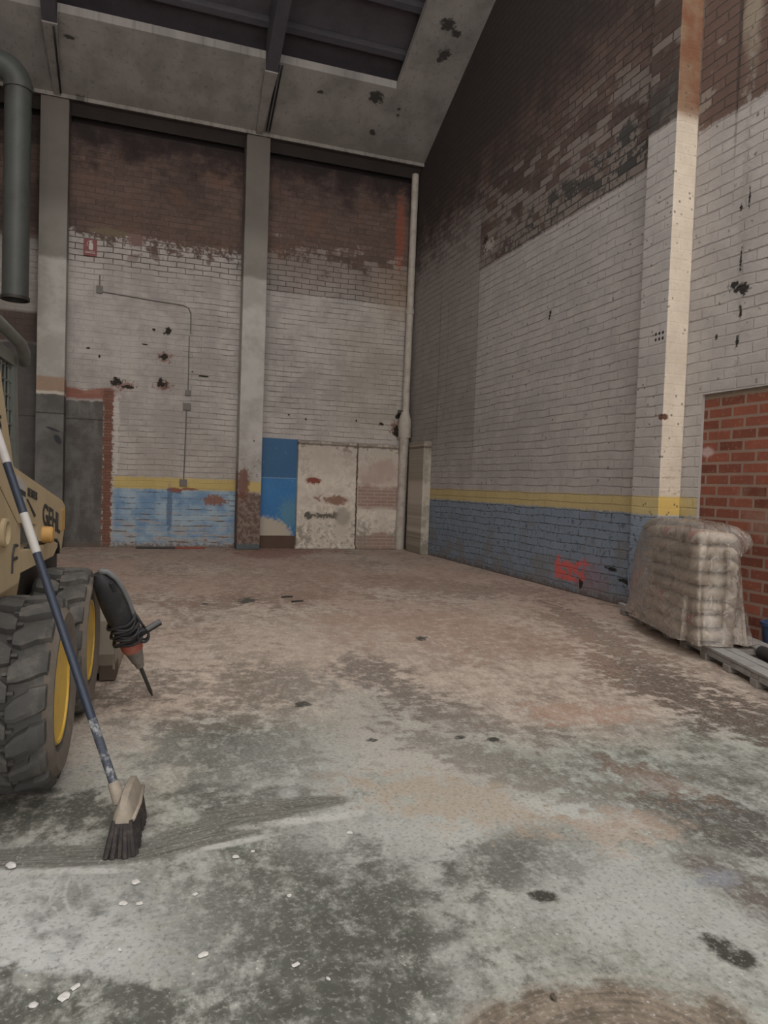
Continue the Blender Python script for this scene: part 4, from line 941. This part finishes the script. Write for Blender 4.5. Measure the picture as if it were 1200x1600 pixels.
# the pole leans on the side panel: run it up to where it meets it
if Tq.y > 3.3 or Tq.y < 2.9: Tq = EYE + dt*(3.10/dt.y)
ax = (Tq-Bq).normalized(); LN = (Tq-Bq).length
br = empty('broom', (Bq.x, Bq.y, 0), label='push broom with blue-grey pole leaning against the loader, black bristles on floor', cat='broom')
O = Vector((Bq.x, Bq.y, 0))
def on(t): return Bq + ax*t - O
b = MB(); b.tube([on(-.03), on(LN*.22)], .0165, 14); b.build('painted_pole_end', M_BPAINT, br, True, ang=.6)
b = MB(); b.tube([on(LN*.21), on(LN*.5), on(LN*.955)], .0160, 14); b.build('pole', M_BPOLE, br, True, ang=.6)
b = MB(); b.tube([on(LN*.685), on(LN*.80)], .0172, 14); wb = b.build('white_label', M_WHST, br, True, ang=.6)
b = MB(); b.lathe([(0, .001), (0, .007), (.004, .007), (.004, .001)], (0, 0, 0), 'z', 10)
b = MB(); b.tube([on(LN*.95), on(LN*1.10)], [.0175, .018], 14); b.build('grip', simple('pale_grip', (.44, .41, .40), .6), br, True, ang=.6)
# head: long axis points away from the camera, bristles down
hd = Vector((.13, 1, 0)).normalized(); sd = Vector((hd.y, -hd.x, 0))
HB = gp(190, 1335) ; HB.z = 0
def hp(a, s_, z_): return HB + hd*a + sd*s_ + Vector((0, 0, z_)) - O
rings = []
for a, w_, zt, zb in ((-.012, .018, .150, .118), (0.0, .030, .172, .105), (.05, .034, .190, .105), (.14, .034, .190, .105), (.27, .032, .176, .105), (.30, .020, .15, .115)):
    rings.append([hp(a, q*w_, z_) for q, z_ in ((-1.15, zb), (-1.1, zb+.02), (-.75, (zt+zb)/2+.012), (-.35, zt), (.35, zt), (.75, (zt+zb)/2+.012), (1.1, zb+.02), (1.15, zb))])
b = MB(); b.ring_sweep(rings); b.tube([on(-.005), on(.075)], [.026, .021], 14); b.build('brush_head', M_BHEAD, br, True, ang=.7)
# bristles: bundle of thin tapered tufts
b = MB()
for i in range(22):
    for j in range(7):
        a = .0 + .275*i/21; q = (j-3)/3
        p0 = hp(a, q*.026, .125); p1 = hp(a-.022+.03*(i/21)+random.uniform(-.012, .012), q*.044+random.uniform(-.008, .008), .002)
        b.tube([p0, (p0+p1)/2, p1], [.0095, .0115, .0105], 6)
bs = b.build('bristles', M_BRIS, br); bs['kind'] = 'stuff'
b = MB(); b.tube([hp(.0, .036, .125), hp(.14, .041, .12), hp(.29, .036, .125)], .008, 8); b.build('brush_rim', M_BHEAD, br, True)

# ------------------------------------------------------------------ breaker hammer
tip = gp(238, 1087); dt = ray(158, 893)
top = EYE + dt*(((MO-EYE).dot(nrm) + .055)/dt.dot(nrm))
if top.y > 4.75 or top.y < 4.0: top = EYE + dt*(4.38/dt.y)
hx = (top-tip); HL = hx.length; hx.normalize()
hy = Vector((0, -1, 0)) - hx*(-hx.y); hy.normalize(); hz_ = hx.cross(hy)   # hy faces the camera
hz_ = -hz_ if hz_.x < 0 else hz_
HM = Matrix((hz_, hy, hx)).transposed().to_4x4()                          # local: x right, y to camera, z up the tool
dr = empty('demolition_hammer', tip, 0, label='black electric demolition hammer standing on its chisel against the front tire', cat='power tool')
M_HBLK = simple('black_tool_body', (.022, .022, .024), .55, scale=18, var=.3, dirt=(.09, .08, .07), dirt_amt=.35)
M_HGRY = simple('grey_tool_metal', (.20, .185, .165), .5, .3, scale=18, dirt=(.11, .09, .075), dirt_amt=.6)
M_HRED = simple('faded_red_collar', (.30, .085, .06), .6, scale=18, dirt=(.30, .17, .12), dirt_amt=.7)
M_HSTR = simple('pale_grey_strip', (.15, .152, .152), .55, scale=14)
M_CORD = simple('black_power_cord', (.030, .028, .030), .7, scale=30)
s_ = HL/.80
def oval(zc, rx, ry, cx=0, cy=0, n=20, e=2.6):
    out = []
    for k in range(n):
        t = 2*pi*k/n; c_, d_ = cos(t), sin(t)
        out.append(Vector((cx+rx*math.copysign(abs(c_)**(2/e), c_), cy+ry*math.copysign(abs(d_)**(2/e), d_), zc)))
    return out
b = MB(); b.tube([(0, 0, .0), (0, 0, .03*s_), (0, 0, .21*s_)], [.004, .0105, .013], 12); b.build('chisel', M_IRON, dr, True, M=HM, ang=.7)
b = MB(); b.ring_sweep([oval(z_*s_, r, r, 0, 0, 20, 2) for z_, r in ((.20, .016), (.205, .026), (.235, .030), (.24, .036), (.30, .050), (.325, .052))]); b.build('nose', M_HGRY, dr, True, M=HM, ang=.6)
b = MB(); b.ring_sweep([oval(z_*s_, r, r, 0, 0, 20, 2) for z_, r in ((.318, .045), (.32, .060), (.34, .064), (.37, .064), (.375, .05))]); b.build('collar', M_HRED, dr, True, M=HM, ang=.6)
b = MB(); b.ring_sweep([oval(z_*s_, rx, ry, cx) for z_, rx, ry, cx in ((.36, .045, .045, 0), (.40, .052, .050, 0), (.46, .060, .055, 0), (.52, .072, .060, -.002), (.60, .076, .062, -.002), (.68, .070, .058, -.004), (.735, .056, .050, -.010), (.775, .036, .038, -.016), (.795, .024, .026, -.018))]); b.build('motor_housing', M_HBLK, dr, True, M=HM, ang=.7)
b = MB(); b.tube([(.066, .012, .47*s_), (.077, .012, .54*s_), (.078, .012, .62*s_), (.072, .012, .69*s_), (.058, .012, .745*s_), (.030, .006, .79*s_), (-.01, 0, .803*s_)], [.010, .013, .014, .014, .014, .017, .020], 10); b.build('top_handle', M_HSTR, dr, True, M=HM)
b = MB(); b.box((.018, -.056, .69*s_), (.040, .056, .745*s_), bev=.006); b.build('handle_recess', M_BLACK, dr, M=HM)
b = MB(); b.tube([(.03, .02, .395*s_), (.075, .04, .41*s_), (.10, .045, .418*s_)], .018, 12); b.tube([(.09, .043, .415*s_), (.20, .06, .445*s_)], .019, 12); b.build('side_handle', M_BLACK, dr, True, M=HM, ang=.7)
b = MB(); b.tube([(.12, .066, .435*s_), (.20, .078, .458*s_)], .013, 10); b.build('handle_sleeve', M_HSTR, dr, True, M=HM, ang=.7)
pts = []
for i in range(220):
    t = i/219; a = 2*pi*8*t
    z_ = (.385+.125*t)*s_ + .010*sin(3*a+1.3) + .006*cos(1.7*a); r = .072+.010*sin(2.3*a)+.008*(1-t)
    pts.append((r*cos(a)*1.05, r*sin(a)*.95, z_+.012*cos(a)))
for i in range(40):
    t = i/39; a = 2*pi*2.5*t; pts.append((.085+.030*cos(a), .045+.02*sin(a*.5), (.40+.035*sin(a))*s_))
b = MB(); b.tube(pts, .0078, 7); b.build('power_cord', M_CORD, dr, True, M=HM)

# ------------------------------------------------------------------ timber platform, plank, bags, film
M_GWOOD = simple('grey_weathered_timber', (.29, .275, .26), .85, scale=7, var=.3, dirt=(.15, .135, .125), dirt_amt=.6)
M_GWOOD2 = simple('grey_timber_block', (.24, .215, .195), .85, scale=9, var=.3)
P0 = Vector((4.93, 5.92, 0)); P1 = Vector((4.16, 3.75, 0)); ul = (P1-P0).normalized(); LP = 3.0
wn = Vector((-ul.y, ul.x, 0)); wn = wn if wn.x > 0 else -wn
ang_p = math.atan2(ul.y, ul.x)
PM = Matrix((ul, wn, Vector((0, 0, 1)))).transposed().to_4x4()
pl = empty('timber_pallet', P0, 0, label='long low grey timber pallet on blocks carrying the wrapped sacks', cat='pallet')
bpos = [.03 + .415*i for i in range(8)]
DEP = .60
for y0, y1, wnm in ((.0, .115, 0), (.125, .215, 0), (.40, .50, 0), (.51, .60, 0)):
    b = MB(); b.box((-.02, y0, .098), (LP+.02, y1, .120), PM, .004); b.build('deck_board', M_GWOOD, pl)
for i, q in enumerate(bpos):
    b = MB(); b.box((q-.045, .004, .055), (q+.045, DEP, .098), PM, .004); b.build('cross_bearer', M_GWOOD2, pl)
    for yy in (-.005, .255, .515):
        b = MB(); b.box((q-.055+random.uniform(-.01, .01), yy, 0), (q+.05, yy+.09, .055), PM, .006); b.build('block', M_GWOOD2, pl)
    if i < 7:
        b = MB(); b.box((q+.055, .006, .048), (bpos[i+1]-.055, .03, .097), PM, .004); b.build('edge_board', M_GWOOD, pl)
# loose plank ahead of it, beside the pilaster
a0, a1 = Vector((5.235, 6.80, 0)), Vector((4.955, 6.00, 0)); u2 = (a1-a0).normalized(); w2 = Vector((-u2.y, u2.x, 0)); w2 = w2 if w2.x > 0 else -w2
PM2 = Matrix((u2, w2, Vector((0, 0, 1)))).transposed().to_4x4(); L2 = (a1-a0).length
pk = empty('loose_plank', a0, 0, label='short grey plank on two blocks in front of pilaster, beyond the long pallet', cat='plank')
b = MB(); b.box((0, 0, .06), (L2, .05, .115), PM2, .004); b.build('board', M_GWOOD, pk)
for q in (.10, .62):
    b = MB(); b.box((q, -.01, 0), (q+.12, .045, .06), PM2, .006); b.build('block', M_GWOOD2, pk)
# dark timber lying in the gap between boards
tb = MB(); tb.tube([P0 + ul*1.62 + wn*.305 + Vector((0, 0, .148)), P0 + ul*2.75 + wn*.305 + Vector((0, 0, .148))], .05, 14)
tag(tb.build('dark_pole', simple('tarred_dark_timber', (.022, .018, .018), .8, scale=12), None, True, ang=.6), 'dark round timber lying lengthwise on the grey pallet beside the sacks', 'pole')
# blue tub at the picture edge
bc = P0 + ul*2.02 + wn*.85
bcw = Vector((4.98, 4.32, 0))
tbk = empty('blue_tub', (5.36, 4.74, 0), label='blue plastic tub at the right edge in front of red brick infill', cat='tub')
M_BLUEP = simple('blue_plastic', (.055, .085, .17), .5, scale=8)
b = MB(); b.lathe([(0, .001), (0, .11), (.02, .125), (.26, .15), (.26, .14), (.03, .115), (.03, .001)], (0, 0, 0), 'z', 32); b.build('bucket_wall', M_BLUEP, tbk, True, ang=.6)
b = MB(); b.lathe([(.235, .145), (.24, .160), (.27, .160), (.27, .138)], (0, 0, 0), 'z', 32, True); b.build('tub_rim', M_BLUEP, tbk, True, ang=.6)

# sacks
def mat_sack():
    s = Mat('white_paper_sack'); v, x, y, z = s.obj(); n1 = s.noise(v, 9, 4); n2 = s.noise(v, 50, 3)
    c = s.mix(n1, (.50, .45, .40), (.66, .61, .56))
    # printed red panel with pale bars on the faces
    pr = s.mul(s.band(x, -.22, -.10, .006), s.band(z, -.05, .05, .006)); pr = s.mx(pr, s.mul(s.band(y, -.10, .10, .006), s.band(x, -.2, -.09, .006)))
    bars = s.sm(s.m('SINE', s.mul(x, 210.0)), -.35, -.2)
    c = s.mix(s.mul(pr, bars), c, (.45, .035, .045))
    return s.bsdf(c, .7, 0, s.add(n1, s.mul(n2, .2)), .25, .01, .3)
def mat_sack_plain():
    s = Mat('cream_paper_sack'); v = s.obj()[0]; n1 = s.noise(v, 9, 4); n2 = s.noise(v, 50, 3)
    return s.bsdf(s.mix(n1, (.50, .45, .395), (.68, .62, .555)), .7, 0, s.add(n1, s.mul(n2, .2)), .25, .01, .3)
M_SACK, M_SACK2 = mat_sack(), mat_sack_plain()
def sack_mesh(lx, ly, lz, seed, mat):
    rnd = random.Random(seed); nx_, ny_ = 22, 16; vs = []; fs = []
    off = Vector((rnd.random()*10, rnd.random()*10, 0))
    def pt(i, j, sgn):
        a = -1+2*i/nx_; c_ = -1+2*j/ny_
        ed = (1-abs(a)**5)*(1-abs(c_)**5); h = max(ed, 0)**.42
        k = mnoise.noise(Vector((a*2.2, c_*2, sgn))+off)*.10
        return Vector((a*lx/2*(1-.03*abs(c_)**4), c_*ly/2*(1-.05*abs(a)**4), sgn*lz/2*h*(1+k)))
    n = ny_+1
    for sgn in (1, -1):
        for i in range(nx_+1):
            for j in range(n): vs.append(pt(i, j, sgn))
    N = (nx_+1)*n
    for o_ in (0, N):
        for i in range(nx_):
            for j in range(ny_): fs.append([o_+i*n+j, o_+(i+1)*n+j, o_+(i+1)*n+j+1, o_+i*n+j+1])
    b = MB(); b.addm(vs, fs)
    o = b.build('paper_sack', mat, None, True)
    bm = bmesh.new(); bm.from_mesh(o.data); bmesh.ops.remove_doubles(bm, verts=bm.verts, dist=1e-4); bmesh.ops.recalc_face_normals(bm, faces=bm.faces); bm.to_mesh(o.data); bm.free()
    for p in o.data.polygons: p.use_smooth = True
    return o
S0 = Vector((4.425, 4.755, .12)); tdir = Vector((.31, .95, 0)).normalized(); wdir = Vector((.95, -.31, 0)).normalized()
NLAY, LZ = 8, .118
ords = ['bottom', 'second', 'third', 'fourth', 'fifth', 'sixth', 'seventh', 'top']
protos = [sack_mesh(.565, .37, .112, 1, M_SACK), sack_mesh(.56, .375, .112, 2, M_SACK2), sack_mesh(.565, .37, .112, 3, M_SACK2)]
used = [False]*3
az = math.atan2(tdir.y, tdir.x)
for L_ in range(NLAY):
    for cidx in range(2):
        pidx = 0 if (L_, cidx) in ((1, 0), (2, 1), (7, 0), (7, 1)) else (1 if (L_+cidx) % 2 else 2)
        src = protos[pidx]
        if used[pidx]: o = src.copy(); col.objects.link(o)
        else: o = src; used[pidx] = True
        jx, jy = random.uniform(-.006, .006), random.uniform(-.012, .012)
        ctr = S0 + tdir*(.285+.588*cidx+jx) + wdir*(.185+jy) + Vector((0, 0, .062+LZ*L_))
        o.location = ctr; o.rotation_euler = (0, 0, az + (pi if cidx else 0)*0 + random.uniform(-.03, .03))
        if L_ == 7: o.rotation_euler = (random.uniform(-.015, .015), 0, az+random.uniform(-.03, .03))
        who = 'near column, right of the stack' if cidx == 0 else 'far column, left of the stack'
        tag(o, 'cream paper sack under film, %s layer of the %s' % (ords[L_], who), 'sack', 'stacked sacks under the plastic film')

# clear plastic film thrown over the stack
def mat_film():
    s = Mat('clear_plastic_film'); v, x, y, z = s.obj(); n1 = s.noise(v, 5, 4, .6, 1.2); n2 = s.noise(v, 16, 3, .6, 1.0)
    tr = s.n('ShaderNodeBsdfTransparent'); s.put(tr.inputs[0], (.90, .845, .79))
    gl = s.n('ShaderNodeBsdfGlossy'); s.put(gl.inputs['Roughness'], .07); s.put(gl.inputs[0], (.9, .9, .9))
    df = s.n('ShaderNodeBsdfDiffuse'); s.put(df.inputs[0], (.56, .475, .40))
    b = s.n('ShaderNodeBump'); s.put(b.inputs['Height'], s.add(n1, s.mul(n2, .3))); s.put(b.inputs['Strength'], .75); s.put(b.inputs['Distance'], .09)
    s.nt.links.new(b.outputs[0], gl.inputs['Normal'])
    fr = s.n('ShaderNodeFresnel'); s.put(fr.inputs[0], 1.45); s.nt.links.new(b.outputs[0], fr.inputs[1])
    m1 = s.n('ShaderNodeMixShader'); s.put(m1.inputs[0], s.add(.13, s.mul(s.sm(n1, .40, .66), .30))); s.nt.links.new(tr.outputs[0], m1.inputs[1]); s.nt.links.new(df.outputs[0], m1.inputs[2])
    m2 = s.n('ShaderNodeMixShader'); s.put(m2.inputs[0], s.mn(s.mul(fr.outputs[0], 2.2), .65)); s.nt.links.new(m1.outputs[0], m2.inputs[1]); s.nt.links.new(gl.outputs[0], m2.inputs[2])
    s.nt.links.new(m2.outputs[0], s.out.inputs[0]); return s.mat
M_FILM = mat_film()
def film():
    b = MB(); N = 120; rings = []
    hx_, hy_ = .60, .205                     # half extents along t and w
    cxy = tdir*.575 + wdir*.185
    levels = [(1.03, .05), (1.025, .45), (1.01, .80), (.985, .95), (.93, 1.03), (.85, 1.06), (.74, 1.07), (.60, 1.08), (.46, 1.10), (.32, 1.13), (.18, 1.17), (.08, 1.20), (.012, 1.24)]
    for li, (zz, sc) in enumerate(levels):
        ring = []; dn = max(0, (1.0-zz))     # 0 at top -> 1 at the deck
        for k in range(N):
            t = 2*pi*k/N; c_, d_ = cos(t), sin(t); e = 2/5.0 if li > 1 else 2/3.0
            a = hx_*math.copysign(abs(c_)**e, c_)*sc; q = hy_*math.copysign(abs(d_)**e, d_)*sc
            # billow to the far (left) side, tuck at the near end, fold creases
            if c_ > 0: a += .36*c_**2*math.sin(min(1, dn*1.35)*pi*.78)*(1 if zz < .99 else 0) + .04*dn
            else: a += .05*dn*abs(c_)
            fold = (.034*sin(5*t+1.0+2*dn) + .020*sin(9*t+2.3-3*dn) + .008*sin(17*t+5*dn))*dn**.6
            nz = mnoise.noise(Vector((c_*2, d_*2, zz*3)))*.03*(dn**.5)
            k2 = 1+(fold+nz)/.45
            pin = math.exp(-((t-2.45)/.16)**2)*math.exp(-((zz-.88)/.075)**2)*(1 if li > 2 else 0)
            z_ = zz + (.02*mnoise.noise(Vector((a*6, q*6, 3))) if li < 4 else 0)
            p = cxy + tdir*(a*k2 - .06*pin) + wdir*(q*k2 - .01 + .11*pin); p.z = z_ + (.035*sin(3*t+.5)+.02 if li == len(levels)-1 else 0)*0
            ring.append(p)
        rings.append(ring)
    b.ring_sweep(rings, cap1=False)
    # tail trailing behind on the deck
    tl = []
    for i in range(12):
        f = i/11; r = []
        for j in range(8):
            g = j/7
            z_ = .78*(1-f)**1.5 + .012 + .01*sin(9*g+5*f)
            r.append(wdir*(.20+.28*g*(.35+f) + .02*sin(8*f+4*g)) + tdir*(-.06 + .12*g - .06*f + .02*sin(7*g)) + Vector((0, 0, z_)))
        tl.append(r)
    b.ring_sweep(tl, closed=False)
    o = b.build('plastic_film', M_FILM, None, True); o.location = S0
    tag(o, 'clear wrinkled plastic film draped over the stack of paper sacks', 'plastic sheet')
film()

# ------------------------------------------------------------------ small debris
M_CHIP = simple('white_plaster_chip', (.55, .53, .50), .9, scale=40)
def chip(px, py, r, label, mat, grp, name, cat, fl=.5):
    p = gp(px, py); bm = bmesh.new(); bmesh.ops.create_icosphere(bm, subdivisions=2, radius=1)
    sx, sy, sz = r*random.uniform(.9, 1.5), r*random.uniform(.7, 1.1), r*fl; so = random.random()*50
    for v in bm.verts:
        k = 1+.45*mnoise.noise(v.co*1.6+Vector((so, so, 0))); v.co = Vector((v.co.x*sx*k, v.co.y*sy*k, v.co.z*sz*k))
    zmin = min(v.co.z for v in bm.verts)
    for v in bm.verts: v.co.z -= zmin
    me = bpy.data.meshes.new(name); bm.to_mesh(me); bm.free(); me.materials.append(mat)
    o = bpy.data.objects.new(name, me); col.objects.link(o); o.location = (p.x, p.y, 0); o.rotation_euler = (0, 0, random.random()*3)
    tag(o, label, cat, grp)
for px, py, r in ((368, 1340, .010), (546, 1302, .010), (318, 1494, .013), (462, 1509, .011), (192, 1413, .012), (218, 1413, .010), (452, 1400, .007), (513, 1530, .006), (475, 1281, .007), (395, 1331, .007), (187, 1485, .007), (305, 1398, .008), (212, 1380, .013), (100, 1560, .014), (118, 1544, .010), (52, 1572, .010)):
    chip(px, py, r, 'small white plaster chip lying on the grey stained concrete floor', M_CHIP, 'white plaster chips on the floor', 'plaster_chip', 'chip', .3)
chip(865, 1562, .010, 'small dark pebble with pale face on the brown swirl of the floor', simple('pebble_brown', (.09, .07, .055), .8), None, 'pebble', 'pebble', .7)
chip(17, 1356, .016, 'pale plaster lump at left edge beside the swept damp stroke', M_CHIP, None, 'plaster_lump', 'lump', .5)
for px, py, lab in ((449, 934, 'thin dark stick lying left of another on the dusty floor'), (465, 941, 'thin dark stick lying right of another on the dusty floor')):
    p = gp(px, py); b = MB(); b.tube([p+Vector((-.07, 0, .010)), p+Vector((.0, .02, .011)), p+Vector((.07, .03, .010))], .010, 6)
    tag(b.build('stick', M_IRON), lab, 'stick', 'sticks on the floor')

# ------------------------------------------------------------------ light: overcast day through the open gateway and the roof part left out
wd = bpy.data.worlds.new('overcast'); scene.world = wd; wd.use_nodes = True
bg = wd.node_tree.nodes['Background']; bg.inputs[0].default_value = (1.0, .985, .96, 1); bg.inputs[1].default_value = 1.0
scene.view_settings.view_transform = 'Standard'; scene.view_settings.look = 'None'; scene.view_settings.gamma = 1.0
scene.view_settings.use_curve_mapping = False
scene.view_settings.exposure = 1.52
scene.cycles.max_bounces = 5; scene.cycles.diffuse_bounces = 3; scene.cycles.glossy_bounces = 3; scene.cycles.transparent_max_bounces = 12
scene.cycles.use_denoising = True; scene.cycles.use_adaptive_sampling = True; scene.cycles.adaptive_threshold = 0.03
scene.cycles.caustics_reflective = False; scene.cycles.caustics_refractive = False
